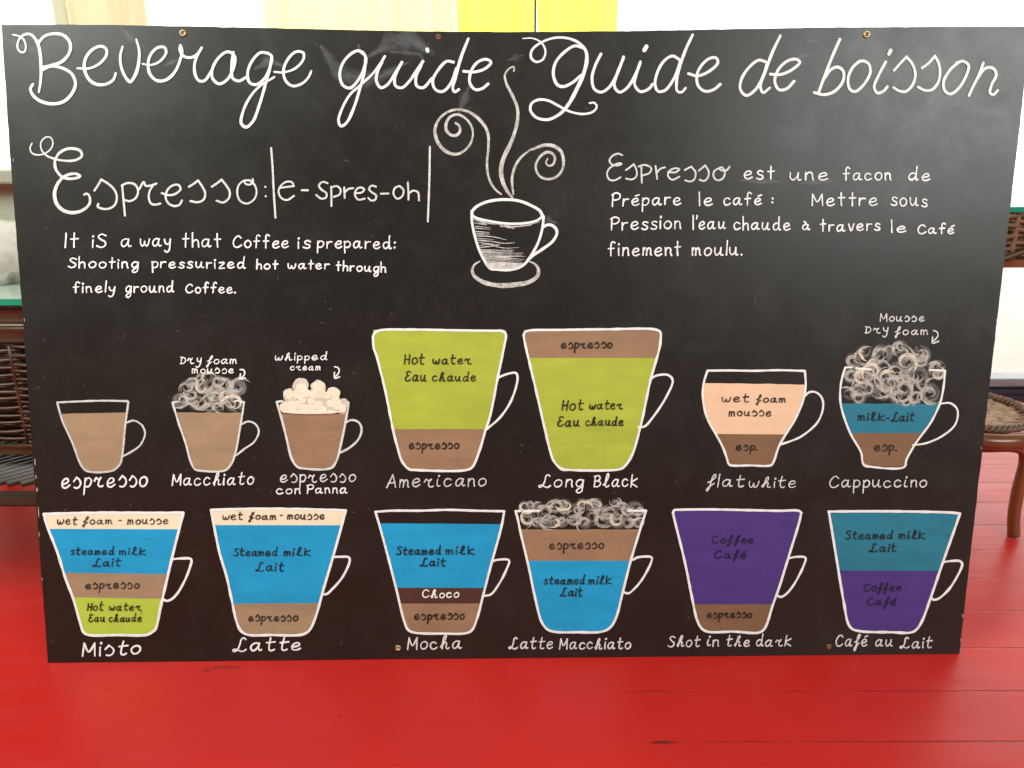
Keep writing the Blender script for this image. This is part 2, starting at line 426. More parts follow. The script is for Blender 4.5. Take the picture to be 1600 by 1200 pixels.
tube(b_, [(0, 0, -.5), (.001, 0, -.2), (0, .001, .1), (.001, 0, .5), (0, .02, .87)], .0032, 8)
o = link('cord', b_, M['dark_rattan'], None, True, (c0.x, 2.32, 1.25))
tag(o, 'thin brown cord hanging between the two bright yellow curtains', 'cord')

# ------------------------------------------------------------------ wicker furniture
def weave(bm, O, U, V, Nn, L, H, rows, stakes, r, jit=.12):
    """horizontal strands passing in front of and behind upright stakes"""
    O, U, V, Nn = Vector(O), Vector(U), Vector(V), Vector(Nn)
    for k in range(stakes):
        s = L*(k+.5)/stakes
        tube(bm, [O+U*s+V*(H*q/6)+Nn*.0 for q in range(7)], r*1.25, 6)
    for j in range(rows):
        z = H*(j+.5)/rows; n = stakes*6; ph = math.pi*(j % 2); z0 = random.uniform(-jit, jit)*H/rows
        pts = [O+U*(L*i/n)+V*(z+z0+.25*H/rows*math.sin(i*.21+j))+Nn*(1.75*r*math.cos(stakes*math.pi*(i/n)+ph)) for i in range(n+1)]
        tube(bm, pts, r*random.uniform(.85, 1.1), 6)

# left table: glass top, rails, woven apron, slatted shelf, four legs
pF = at(20, 480, 1.30)
def left_table():
    Yf = 1.30; zt = at(20, 467, Yf).z
    x0, x1 = at(0, 470, Yf).x-.45, -.28
    cx = (x0+x1)/2; dep = .62
    t = empty('wicker_table', (cx, Yf+dep/2, 0))
    tag(t, 'dark brown wicker table with green edged glass top, under the plastic bag', 'table')
    def P(x, y, z): return (x-cx, y-(Yf+dep/2), z)
    L = x1-x0
    def z_at(py): return at(20, py, Yf).z
    b_ = bmesh.new(); box(b_, P(cx, Yf+dep/2, zt-.005), (L, dep, .0095), .001); top = link('glass_top', b_, M['tabletop_glass'], t)
    b_ = bmesh.new()
    box(b_, P(cx, Yf-.0015, zt-.005), (L+.004, .0025, .0100)); box(b_, P(x1+.0015, Yf+dep/2, zt-.005), (.0025, dep-.002, .0100))
    link('glass_edge', b_, M['glass_edge'], top)
    for (a, c, m) in ((480, 511, 'rattan'), (514, 541, 'rattan')):
        z = (z_at(a)+z_at(c))/2; r = (z_at(a)-z_at(c))/2
        b_ = bmesh.new(); tube(b_, [P(x0, Yf+.02, z), P(x1, Yf+.02, z), P(x1, Yf+dep, z), P(x0, Yf+dep, z)], r, 12, True); link('rail', b_, M['dark_rattan'], t, True)
    za, zb = z_at(545), z_at(700)
    b_ = bmesh.new(); weave(b_, P(x0, Yf+.022, zb), (1, 0, 0), (0, 0, 1), (0, -1, 0), L, za-zb, 25, 17, .0031)
    weave(b_, P(x1, Yf+.03, zb), (0, 1, 0), (0, 0, 1), (1, 0, 0), dep-.05, za-zb, 25, 9, .0031)
    box(b_, P(cx, Yf+.045, (za+zb)/2), (L-.02, .012, za-zb))
    link('woven_apron', b_, M['wicker'], t, True)
    z = z_at(709); b_ = bmesh.new(); tube(b_, [P(x0, Yf+.02, z), P(x1, Yf+.02, z), P(x1, Yf+dep, z), P(x0, Yf+dep, z)], .010, 12, True); link('rail', b_, M['dark_rattan'], t, True)
    zs_ = z_at(745)
    b_ = bmesh.new()
    k = x0-.45
    while k < x1:
        a = max(k, x0+.005); c = min(k+.5, x1-.005)
        if c > a+.03: tube(b_, [P(a, Yf-.03+(a-k)*1.0, zs_), P(c, min(Yf-.03+(c-k)*1.0, Yf+dep-.04), zs_)], .0055, 6)
        k += .0235
    link('slatted_shelf', b_, M['slat'], t, True)
    b_ = bmesh.new(); box(b_, P(cx, Yf-.042, z_at(762)), (L+.01, .02, .024), .005); link('shelf_rail', b_, M['slat'], t)
    b_ = bmesh.new(); box(b_, P(cx, Yf+dep/2-.01, zs_-.014), (L-.02, dep-.05, .008)); link('shelf_board', b_, M['slat'], t)
    for sx in (x0+.03, x1-.03):
        for sy in (Yf+.06, Yf+dep-.05):
            b_ = bmesh.new(); tube(b_, [P(sx, sy, .0), P(sx, sy, zt*.5), P(sx, sy, zt-.012)], .018, 12); link('leg', b_, M['dark_rattan'], t, True)
    return t, zt, Yf
lt, ltz, ltY = left_table()

# plastic bag lying on the glass
bc = at(6, 440, ltY+.13)
bag = empty('plastic_bag', (bc.x, ltY+.14, ltz))
tag(bag, 'crumpled clear plastic bag with beige contents lying on the glass table top', 'bag')
def lump(rx, ry, rz, amp, seed, zoff):
    b_ = bmesh.new(); bmesh.ops.create_icosphere(b_, subdivisions=4, radius=1)
    for v in b_.verts:
        d = v.co.normalized(); q = noise.noise(d*2.1+Vector((seed, 0, 0)))*amp+abs(noise.noise(d*5+Vector((0, seed, 0))))*amp*.5
        z = (d.z+.0)*rz*(1+q)+rz*.85
        v.co = Vector((d.x*rx*(1+q)-z*.15, d.y*ry*(1+q), max(0.001, z)+zoff))
    return b_
link('film', lump(.058, .06, .056, .28, 3.1, .0005), M['plastic'], bag, True)
link('contents', lump(.044, .045, .040, .2, 8.1, .002), M['paper'], bag, True)

def right_table():
    Yf = 2.12
    zt = at(1590, 323, Yf).z
    x0 = at(1500, 330, Yf).x; x1 = at(1600, 330, Yf).x+.55; cx = (x0+x1)/2; dep = .27
    t = empty('wicker_table', (cx, Yf+dep/2, 0))
    tag(t, 'wicker table with arched woven apron and glass top before the glass door', 'table')
    def P(x, y, z): return (x-cx, y-(Yf+dep/2), z)
    L = x1-x0
    def z_at(py): return at(1590, py, Yf).z
    b_ = bmesh.new(); box(b_, P(cx, Yf+dep/2, (z_at(323)+z_at(331))/2), (L, dep, z_at(323)-z_at(331)), .001); top = link('glass_top', b_, M['tabletop_glass'], t)
    b_ = bmesh.new(); zz = (z_at(323)+z_at(331))/2
    box(b_, P(cx, Yf-.0015, zz), (L+.006, .0025, z_at(323)-z_at(331)+.0006)); link('glass_edge', b_, M['glass_edge'], top)
    za, zb = z_at(333), z_at(409)
    b_ = bmesh.new(); weave(b_, P(x0, Yf+.02, zb), (1, 0, 0), (0, 0, 1), (0, -1, 0), L, za-zb, 9, 11, .0062)
    weave(b_, P(x0, Yf+dep-.03, zb), (0, -1, 0), (0, 0, 1), (-1, 0, 0), dep-.06, za-zb, 9, 4, .0062)
    box(b_, P(cx, Yf+.045, (za+zb)/2), (L-.02, .014, za-zb))
    link('woven_apron', b_, M['wicker_mid'], t, True)
    b_ = bmesh.new(); tube(b_, [P(x0, Yf+.02, z_at(414)), P(x1, Yf+.02, z_at(414)), P(x1, Yf+dep-.02, z_at(414)), P(x0, Yf+dep-.02, z_at(414))], .011, 12, True); link('rail', b_, M['rattan'], t, True)
    b_ = bmesh.new()
    a0 = at(1560, 408, Yf); pts = []
    for i in range(13):
        q = i/12; pts.append(P(a0.x+.26*q, Yf+.008, z_at(409)+(z_at(368)-z_at(409))*math.sin(q*math.pi/2)))
    tube(b_, pts, .008, 8); link('arch_trim', b_, M['wicker'], t, True)
    for sx in (x0+.03, x1-.03):
        for sy in (Yf+.04, Yf+dep-.04):
            b_ = bmesh.new(); tube(b_, [P(sx, sy, 0), P(sx, sy, zt*.5), P(sx, sy, z_at(332))], .018, 12); link('leg', b_, M['rattan'], t, True)
    return t
right_table()

def stool():
    foot = onfloor(1596, 838)
    Yc = foot.y+.098
    c = at(1512, 640, Yc); cx, cz = c.x, c.z
    Rr = (at(1598, 640, Yc).x-cx)
    t = empty('wicker_stool', (cx, Yc, 0))
    tag(t, 'low round wicker stool with bent rattan legs beside the right edge of the board', 'stool')
    def circ(r, z, n=48, a=0): return [(r*math.cos(2*math.pi*i/n+a), r*math.sin(2*math.pi*i/n+a), z) for i in range(n)]
    # woven seat: rows of twisted strands
    b_ = bmesh.new(); r = .0042; row = -Rr*.92
    jj = 0
    while row < Rr*.92:
        half = math.sqrt(max(0, (Rr*.97)**2-row**2)); n = max(6, int(half*2/.006))
        pts = []
        for i in range(n+1):
            x = -half+2*half*i/n
            pts.append((x, row+.0035*math.sin(x*70+(jj % 3)*2.0), cz-.006+.0032*math.sin(x*95+(jj % 2)*math.pi)))
        if half > .01: tube(b_, pts, r, 6)
        row += .0078; jj += 1
    for k in range(9):
        x = -Rr*.85+Rr*1.7*k/8; half = math.sqrt(max(0, (Rr*.95)**2-x*x))
        tube(b_, [(x, -half, cz-.009), (x, 0, cz-.009), (x, half, cz-.009)], .004, 6)
    link('woven_seat', b_, M['wicker_light'], t, True)
    b_ = bmesh.new()
    for ph in (0, 2.1, 4.2):
        pts = []
        n = 260
        for i in range(n):
            a = 2*math.pi*i/n; q = a*22+ph
            pts.append(((Rr+.0055*math.cos(q))*math.cos(a), (Rr+.0055*math.cos(q))*math.sin(a), cz+.002+.0055*math.sin(q)))
        tube(b_, pts, .0042, 6, True)
    link('braided_edge', b_, M['wicker_mid'], t, True)
    zr_ = cz-.013
    b_ = bmesh.new(); tube(b_, circ(Rr+.026, zr_-.002), .0155, 16, True); link('rim', b_, M['rattan'], t, True)
    hx = at(1588, 790, foot.y).x-cx; zt = zr_-.031
    for sy in (-1, 1):
        y = sy*.098
        half = [(0, zt), (hx-.05, zt+.001), (hx-.026, zt-.001), (hx-.008, zt-.010), (hx-.001, zt-.03), (hx-.003, zt*.5), (hx, zt*.22), (hx+.008, .003)]
        pts = [Vector((-a, y, z)) for a, z in half[::-1]]+[Vector((a, y, z)) for a, z in half[1:]]
        pp, _ = cr(pts, .006); b_ = bmesh.new(); tube(b_, pp, .0125, 14); link('bent_leg', b_, M['rattan'], t, True)
    for sx in (-.06, .06):
        b_ = bmesh.new(); tube(b_, [(sx, -.094, zt+.002), (sx, .094, zt+.002)], .007, 10); link('cross_bar', b_, M['rattan'], t, True)
    return t
stool()

# ------------------------------------------------------------------ the chalkboard
BLp, BRp = onfloor(75, 1036), onfloor(1499, 1022)
BU = (BRp-BLp).normalized(); LEAN = R(9.25)
BACK = Vector((0, 0, 1)).cross(BU)
BV = Vector((0, 0, 1))*math.cos(LEAN)+BACK*math.sin(LEAN); BN = BU.cross(BV)
mw = Matrix((( BU.x, BV.x, BN.x, BLp.x), (BU.y, BV.y, BN.y, BLp.y), (BU.z, BV.z, BN.z, BLp.z+.0005), (0, 0, 0, 1)))
ORG = mw.to_translation()
def b2(x, y):
    """a point of the drawing in the board's own coordinates (metres along its width and height)"""
    d = ray(x, y); t = (ORG-CAMP).dot(BN)/d.dot(BN); p = CAMP+d*t-ORG
    return p.dot(BU), p.dot(BV)
board = empty('chalkboard', mat=mw)
tag(board, 'large black chalkboard with painted coffee cups and white lettering leaning on the red floor', 'chalkboard')
TH = .011
def panel():
    def edge(pts, n, j):
        out = []
        for (a, b) in zip(pts, pts[1:]):
            for k in range(n): out.append((a[0]+(b[0]-a[0])*k/n, a[1]+(b[1]-a[1])*k/n, j))
        return out
    top = [(2, 38.5), (160, 38.6), (400, 43), (620, 48.5), (800, 50), (960, 48.6), (1100, 46), (1290, 42.5), (1450, 41.8), (1610, 41.5)]
    per = edge(top, 14, 1) + edge([(1610, 41.5), (1599, 148), (1580.5, 310), (1545, 612), (1499, 1022)], 26, 1) + \
          edge([(1499, 1022), (1280, 1024), (1040, 1025.7), (787, 1028.5), (600, 1029.5), (300, 1033.5), (75, 1036)], 14, .35) + edge([(75, 1036), (59, 823), (34, 476), (16, 248), (2, 38.5)], 26, 1)
    bm_ = bmesh.new(); f = []
    for i, (x, y, j) in enumerate(per):
        q = j*(.55*noise.noise(Vector((x*.05, y*.05, 1)))+.45*noise.noise(Vector((x*.3, y*.3, 5))))
        u, v = b2(x+q, y+q); f.append(bm_.verts.new((u, max(v, 0), 0)))
    face = bm_.faces.new(f[::-1])
    g = bmesh.ops.extrude_face_region(bm_, geom=[face])
    for v in g['geom']:
        if isinstance(v, bmesh.types.BMVert): v.co.z -= TH
    bmesh.ops.recalc_face_normals(bm_, faces=bm_.faces)
    return link('panel', bm_, M['board'], board)
panel()

# --- painted strokes
class Ink:
    """strokes gathered into one mesh; points are drawing coordinates"""
    def __init__(s, layer): s.bm = bmesh.new(); s.uv = s.bm.loops.layers.uv.new('UV'); s.z = layer; s.i = 0
    def stroke(s, pts, w=3.0, taper=None, wob=.10, step=1.4):
        pts = [(float(a), float(b), 0) for a, b in pts]
        P, T = cr(pts, step); n = len(P)
        if T < 1e-3: return
        L = [0]
        for a, b in zip(P, P[1:]): L.append(L[-1]+(b-a).length)
        # rounded ends: add two finer points at each end
        r = w/2; seed = random.randint(0, 99); k0 = s.i; s.i += 1
        rows = []
        ext = []
        d0 = (P[0]-P[1]).normalized(); d1 = (P[-1]-P[-2]).normalized()
        for q in (1.0, .8, .45): ext.append((P[0]+d0*r*q, -r*q, math.sqrt(max(0.0, 1-q*q)), 0.0))
        body = [(P[i], L[i], 1.0, L[i]/T) for i in range(n)]
        tail = [(P[-1]+d1*r*q, T+r*q, math.sqrt(max(0.0, 1-q*q)), 1.0) for q in (.45, .8, 1.0)]
        seq = ext+body+tail; uo = random.uniform(0, 50)
        for j, (p, l, cf, t) in enumerate(seq):
            a = seq[max(0, j-1)][0]; b = seq[min(len(seq)-1, j+1)][0]; d = (b-a)
            d = d.normalized() if d.length > 1e-9 else d0
            nn = Vector((-d.y, d.x, 0))
            ww = r*cf*(1+wob*noise.noise(Vector((l*.07+seed, seed, 0)))*1.6)
            if taper:
                m_ = len(taper)-1; x = t*m_; i0 = min(m_-1, int(x)); ww *= taper[i0]+(taper[i0+1]-taper[i0])*(x-i0)
            zz = s.z+(k0 % 9)*.000016+t*.00005
            row = []
            for (q, hz) in ((-1, 0), (0, .00006), (1, 0)):
                u, v = b2(p.x+nn.x*ww*q, p.y+nn.y*ww*q); row.append(s.bm.verts.new((u, v, zz+hz)))
            rows.append((row, l+uo))
        for (A, la), (B, lb) in zip(rows, rows[1:]):
            for q in (0, 1):
                try: f = s.bm.faces.new((A[q], A[q+1], B[q+1], B[q]))
                except ValueError: continue
                for lp, (uu, vv) in zip(f.loops, ((la, q*.5), (la, q*.5+.5), (lb, q*.5+.5), (lb, q*.5))): lp[s.uv].uv = (uu, vv+seed)
    def blob(s, cx, cy, r): s.stroke([(cx-.3, cy), (cx+.3, cy+.2)], r*2)
    def done(s, name, m, parent, label=None):
        for f in s.bm.faces:
            f.normal_update()
            if f.normal.z < 0: f.normal_flip()
        o = link(name, s.bm, m, parent)
        if label: o['label'] = label
        return o
def Z(x0, y0, sc):
    def f(txt):
        v = [float(q) for q in txt.split()]
        return [(x0+v[i]/sc, y0+v[i+1]/sc) for i in range(0, len(v), 2)]
    return f

# --- the hand: single-stroke letters, hundredths of the x-height
G = {
'a': '75 85 50 100 18 80 5 40 22 3 48 12 72 60 78 95|78 95 74 30 85 2 104 12', 'b': '10 190 8 100 8 5|8 60 35 98 70 85 78 45 60 5 30 0 8 12',
'c': '74 82 45 100 12 75 8 35 30 2 60 5 84 24', 'd': '75 82 48 100 15 78 6 38 24 2 50 10 74 55|82 190 77 100 76 30 84 0 98 8',
'e': '6 46 45 52 75 72 62 98 30 92 8 55 15 15 45 0 84 22', 'f': '78 168 55 188 38 165 34 100 33 0|4 92 70 98',
'g': '75 85 48 100 15 78 8 42 25 5 52 15 74 60 78 95|78 95 76 20 70 -55 40 -82 14 -60 32 -28 80 8', 'h': '8 190 8 100 8 0|8 55 35 95 62 90 70 50 72 0',
'i': '10 96 9 40 12 0|12 140 14 146', 'k': '8 190 8 0|68 98 10 42 72 0', 'l': '10 190 10 0',
'm': '5 98 6 0|6 60 25 98 42 85 44 0|44 60 65 98 84 85 90 8 100 4', 'n': '6 98 7 0|7 60 32 98 58 88 64 30 72 0',
'o': '52 100 20 85 6 45 25 3 55 2 82 38 76 82 48 99 40 96', 'p': '8 98 9 0 10 -75|9 70 35 100 70 85 74 45 50 8 10 12',
'r': '6 98 8 0|8 55 28 92 64 94', 's': '68 88 40 102 14 82 30 56 60 42 66 14 35 -2 4 12', 't': '28 170 28 60 30 0|0 100 62 104',
'u': '6 98 8 35 28 2 52 20 68 60 72 98|72 98 72 30 80 2 98 8', 'v': '5 98 36 0 68 100', 'w': '5 96 8 30 28 2 48 30 54 75 58 25 78 2 100 40 108 98',
'y': '6 98 12 55 35 30 62 50 72 98|72 98 66 10 52 -55 25 -78 3 -58', 'z': '5 95 66 95 8 2 74 4',
':': '10 80 12 82|10 12 12 14', '.': '8 4 10 6', '-': '5 50 60 53', "'": '12 185 8 140',
'I': '10 178 8 0', 'C': '98 128 62 158 20 120 6 60 30 5 70 2 108 32', 'S': '85 145 45 165 12 135 40 95 78 65 75 20 35 -2 0 18',
'P': '12 150 12 0 12 -6|0 140 45 165 92 140 86 95 45 75 14 80', 'M': '5 0 8 155|8 155 55 50 100 155|100 155 110 0', 'E': '85 140 50 160 20 135 35 95 65 90 32 82 5 45 20 5 60 0 98 30',
'H': '8 155 6 0|78 155 72 0|8 75 74 78', 'D': '20 112 18 0|0 118 60 108 85 60 60 10 4 2', 'A': '0 0 55 160|55 160 96 0|14 55 84 58',
'L': '104 148 84 168 62 145 58 85 42 25 16 -4 0 10 18 26 52 10 88 -6 120 18', 'B': '12 155 8 0|0 146 50 162 80 130 55 88 22 82|22 82 78 76 90 40 60 4 4 2',
'K': '10 160 8 0|82 112 12 55 92 0', 'W': '5 150 30 0 60 110 90 0 120 150',
# running-hand forms
'$': '0 70 28 114|28 114 62 84 76 48 66 12 40 -4 14 4', '%': '0 62 18 100 28 86 42 80 70 98|66 94 48 55 50 15 75 0 98 10',
'&': '6 55 40 82 74 140 70 178 50 150 38 70 26 -40 12 -72 4 -50 22 -12 72 42', '^': '0 20 30 80 60 145 53 172 36 150 24 80 16 0|16 0 26 50 55 86 68 60 62 15 80 0 98 12',
'~': '0 22 35 75 56 150 44 182 28 155 24 60 34 5 58 0 78 16', '*': '30 168 22 60 28 8 50 0 70 14|0 104 72 112', '#': '10 98 8 30 20 2 40 12|20 138 22 144',
'!': '6 40 45 46 74 72 60 98 28 90 8 50 18 10 48 0 92 30',
}
ACC = {'é': ('e', '46 132 84 150'), 'à': ('a', '22 150 50 122')}
def glyph(ch):
    acc = None
    if ch in ACC: ch, acc = ACC[ch]
    st = []
    for part in G[ch].split('|'):
        v = [float(q)/100 for q in part.split()]; st.append([(v[i], v[i+1]) for i in range(0, len(v), 2)])
    if acc:
        v = [float(q)/100 for q in acc.split()]; st.append([(v[0], v[1]), (v[2], v[3])])
    return st
def word(ink, txt, x0, x1, yb0, yb1, xh, w=2.6, sl=.0, gap=.40):
    items = []; cx = 0; xh = xh-w*.62; yb0 -= w*.34; yb1 -= w*.34; x0 += w*.18; x1 -= w*.18
    for ch in txt:
        if ch == ' ': cx += .8; continue
        g = glyph(ch); lo = min(p[0] for s in g for p in s); hi = max(p[0] for s in g for p in s)
        items.append((g, cx-lo)); cx += hi-lo+gap
    tot = max(.05, cx-gap); sx = (x1-x0-w*.6)/tot
    if len(txt) == 1 and txt in ":.'I": sx = xh
    for g, ox in items:
        sc = random.uniform(.95, 1.06); dy = random.uniform(-.05, .05); rot = random.uniform(-.04, .04)
        jx = random.uniform(-.03, .03)
        for s in g:
            P = []
            for (gx, gy) in s:
                gx2, gy2 = gx*1.0+rot*gy+random.uniform(-.018, .018), gy*sc+dy+random.uniform(-.018, .018)
                px = x0+w*.3+sx*(ox+jx+gx2)+sl*xh*gy2
                t = (px-x0)/max(1, x1-x0); P.append((px, yb0+(yb1-yb0)*t-xh*gy2))
            if len(P) == 2 and (P[0][0]-P[1][0])**2+(P[0][1]-P[1][1])**2 < 4: ink.stroke(P, w*1.15)
            else: ink.stroke(P, w*.80*random.uniform(.90, 1.1), None, .24)

L_FILL, L_LINE, L_TEXT = .00025, .00065, .00105
def write(nm, m, items, w, sl, parent, zf=None):
    """words on one baseline become one part; drawn arrows another"""
    lines = {}; arrows = []
    for it in items:
        if isinstance(it, str): arrows.append(it)
        else:
            key = next((q for q in lines if abs(q[0]-it[3]) < 7 and it[1]-lines[q][-1][2] < 20), (it[3], it[1])); lines.setdefault(key, []).append(it)
    for q in lines:
        k = Ink(L_TEXT+.0001)
        for it in lines[q]: word(k, *it, w=w, sl=sl)
        k.done(nm, M[m], parent)
    if arrows:
        k = Ink(L_TEXT+.0001)
        for it in arrows: k.stroke(zf(it), w)
        k.done('arrow', M[m], parent)

# --- headings
def heading_left():
    k = Ink(L_TEXT); t1 = Z(0, 30, 4.0); t2 = Z(360, 30, 3.6364); W = 4.35
    k.stroke(t1('85 98 115 105 148 125 164 168 155 206 130 205 112 178 120 132 150 100 190 95 222 122 245 172 256 240 259 330 256 390 246 455'), 4.2, (.55, .7, .7, .9, 1.1, 1.2, 1, .8))
    k.stroke(t1('242 150 280 108 340 92 400 102 440 150 436 210 392 264 322 290 262 302'), W, (1, 1, 1.15, 1.1, .95))
    k.stroke(t1('262 322 320 296 390 306 450 342 474 402 452 465 400 515 330 530 250 510 205 470 193 435 208 408'), W, (.9, 1, 1.1, 1.15, 1.1, 1))
    k.stroke(t1('488 308 560 308 622 280 666 228 665 186 630 170 575 195 536 250 530 312 555 372 600 406 660 408 710 380 725 340'), W, (.7, .9, 1, 1.1, 1.15, 1.1, .8))
    k.stroke(t1('768 175 754 230 760 300 785 360 815 392 845 355 866 290 872 200 855 130'), W, (.8, .9, 1.1, 1.2, 1, .7))
    k.stroke(t1('895 280 940 288 1000 265 1040 210 1030 178 990 178 945 220 928 280 940 345 985 385 1040 380 1095 330 1130 250 1140 200 1130 165'), W, (.6, .9, 1, 1, 1.1, 1, .9))
    k.stroke(t1('1130 165 1125 192 1150 232 1200 240 1240 215 1262 180'), W*.95)
    k.stroke(t1('1246 205 1220 270 1220 340 1245 385 1280 385 1325 322'), W)
    k.stroke(t1('1452 212 1420 205 1370 240 1330 310 1330 370 1370 405 1420 380 1460 310 1470 240 1452 212'), W)
    k.stroke(t2('18 190 8 270 14 335 48 352 92 330'), W)
    k.stroke(t2('215 195 175 190 130 230 100 300 110 360 150 372 200 330 230 260 236 212 215 193'), W)
    k.stroke(t2('236 215 225 280 195 390 165 490 130 580 90 614 63 592 75 520 115 440 170 380 250 330'), W*.95, (1, 1, 1.1, 1.1, .9, .8))
    k.stroke(t2('252 300 300 303 370 280 416 228 415 192 375 186 330 225 303 290 315 350 355 380 410 365 445 330 460 298'), W*.95, (.7, .9, 1, 1.05, 1, .8))
    k.stroke(t2('760 200 730 180 690 195 640 250 622 320 640 375 680 392 725 350 760 280 771 222 752 188'), W)
    k.stroke(t2('769 215 762 300 735 400 700 510 660 590 630 608 615 580 635 510 680 430 740 375 810 310 850 258 878 212'), W*.95, (1, 1, 1.1, 1, .9, .9, 1))
    k.stroke(t2('862 245 838 295 830 350 855 390 890 375 930 320 975 245'), W)
    k.stroke(t2('975 245 935 330 940 380 975 390 1020 350 1060 290 1095 240'), W)
    k.stroke(t2('1085 262 1055 330 1060 380 1095 390 1145 338'), W)
    k.stroke(t2('1118 172 1121 182'), 5.6)
    k.stroke(t2('1268 245 1230 240 1180 290 1150 350 1165 400 1205 412 1250 370 1285 280'), W)
    k.stroke(t2('1352 112 1310 220 1280 330 1264 398 1275 414 1298 400'), W, (.9, 1.1, 1.1, 1, .9))
    k.stroke(t2('1325 297 1390 300 1450 280 1481 246 1455 229 1405 245 1367 300 1360 360 1390 400 1430 395 1465 368'), W)
    return k.done('heading_lettering', M['white'], board)
heading_left()
def heading_right():
    k = Ink(L_TEXT); t3 = Z(780, 30, 3.8095); t4 = Z(1180, 30, 3.8095); W = 4.35
    k.stroke(t3('145 115 200 115 250 140 275 190 260 240 220 255 190 230 195 185 250 140 330 112 410 115 470 140 515 190 520 250 500 330 460 420 410 510 360 565 290 598 220 585 185 540 195 500 235 480 290 485 350 515 420 550 500 565 560 550 580 520 565 498 540 500'), W, (.4, .7, .9, .8, .9, 1.3, 1.4, 1.15, 1, .9, .9, .8, .7))
    k.stroke(t3('500 172 450 160 390 195 335 260 322 330 345 390 380 402 440 375 484 335'), W, (1, 1, 1, 1.1, 1.1, .8))
    k.stroke(t3('605 208 570 280 552 350 565 415 605 435 650 410 700 330 740 225'), W)
    k.stroke(t3('738 235 700 330 685 400 715 435 760 410 810 330 840 255'), W)
    k.stroke(t3('838 262 815 330 805 390 840 432 890 415 912 388'), W)
    k.stroke(t3('876 163 863 186'), 6.4)
    k.stroke(t3('1070 240 1030 220 980 250 940 320 927 390 945 430 985 425 1030 370 1062 300 1078 245'), W)
    k.stroke(t3('1150 95 1110 180 1075 280 1055 370 1060 430 1085 435 1108 412'), W, (.9, 1.1, 1, 1, .8))
    k.stroke(t3('1125 325 1180 338 1250 310 1300 260 1290 232 1250 235 1200 280 1175 340 1185 400 1225 430 1275 420 1315 388'), W)
    k.stroke(t4('62 255 20 245 -40 290 -84 360 -89 420 -54 455 0 420 45 340 70 262'), W)
    k.stroke(t4('148 100 100 200 60 310 30 400 45 438 85 410'), W, (.9, 1.1, 1, 1, .8))
    k.stroke(t4('88 328 150 330 220 300 264 256 240 239 190 250 137 300 115 370 140 420 185 415 230 370'), W)
    k.stroke(t4('502 120 450 240 400 370 375 438'), W*1.05)
    k.stroke(t4('350 438 410 450 470 430 520 370 522 310 490 286 450 300 410 350'), W*1.05)
    k.stroke(t4('620 250 577 290 552 350 560 415 590 432 640 395 682 320 675 270 645 250 610 256'), W)
    k.stroke(t4('775 255 730 340 706 405 725 440 760 430 785 402'), W)
    k.stroke(t4('804 187 794 208'), 5.8)
    k.stroke(t4('824 306 860 265 898 225'), W*.85)
    k.stroke(t4('898 225 935 270 951 330 935 390 895 430 855 428 822 408'), W*.95)
    k.stroke(t4('990 292 1030 262 1068 220'), W*.85)
    k.stroke(t4('1068 220 1090 265 1098 320 1085 380 1050 420 1010 425 968 405'), W*.95)
    k.stroke(t4('1210 256 1160 300 1120 370 1125 425 1160 446 1210 410 1256 330 1267 275 1235 251 1195 262'), W)
    k.stroke(t4('1355 262 1330 330 1290 410 1270 455'), W)
    k.stroke(t4('1310 370 1370 292 1415 295 1432 332 1405 390 1395 440 1415 450 1440 425'), W, (.8, 1, 1.1, 1, .9))
    return k.done('heading_lettering', M['white'], board)
heading_right()

def pronunciation():
    k = Ink(L_TEXT); e = Z(30, 200, 4.5714); f = Z(370, 200, 4.5714)
    k.stroke(e('92 115 80 145 95 180 140 193 195 178 235 140 243 100 225 68 190 68 160 100 160 150 195 195 260 222 340 235 410 228 450 200 440 165 390 148 330 155 280 190 258 240 265 295 310 350 350 362 410 358 438 345 410 328 360 332 312 356 272 410 255 470 270 540 320 590 390 605 460 585 505 540 505 490 485 468 470 475'), 4.6, (.55, .5, .5, .5, .7, .8, 1, .9, .9, .9, 1, 1.25, 1.2, .95, .7))
    for s in ('540 447 565 410 588 368', '588 368 640 400 685 445 700 495 685 550 640 577 590 575 562 560 568 542', '738 410 746 500 758 625', '735 410 780 393 830 405 852 450 835 500 795 522 755 516',
              '862 435 880 400 892 385 905 412 940 412 982 398', '962 405 935 450 928 500 945 540 975 548 1010 540', '1020 465 1070 480 1120 470 1155 435 1140 408 1100 410 1060 445 1048 490 1065 535 1105 557 1145 550 1165 518',
              '1215 420 1250 398 1280 375', '1280 375 1310 420 1330 465 1320 510 1280 530 1225 522', '1378 420 1415 395 1448 370', '1448 370 1480 410 1505 455 1500 500 1460 532 1412 520'):
        k.stroke(e(s), 3.3)
    for s in ('115 365 118 385 95 405 60 395 60 378 92 375 130 410 143 460 125 510 75 540 25 520 5 465 15 410 50 378 88 373', '204 420 207 422', '207 487 210 489', '305 428 410 415', '410 415 395 388 355 385 315 415 300 455 320 500 360 515 410 485', '465 445 510 445',
              '650 395 615 385 588 410 605 440 640 465 640 495 605 505 568 478', '675 420 677 490 677 558', '678 425 715 415 742 440 735 475 695 492', '768 425 772 500', '772 460 800 435 832 430',
              '845 465 890 462 912 440 885 425 855 440 845 480 870 512 915 505', '995 420 965 412 945 435 965 460 995 480 990 512 960 518 940 500', '1030 470 1085 468',
              '1160 415 1130 430 1120 470 1145 505 1180 490 1192 445 1165 415', '1222 390 1226 450 1227 512', '1227 470 1260 448 1295 460 1302 518'):
        k.stroke(f(s), 2.9)
    k.stroke(f('247 145 258 300 265 450 278 640'), 3.1); k.stroke(f('1380 135 1375 400 1365 668'), 3.1)
    return k.done('pronunciation_lettering', M['soft'], board)
pronunciation()

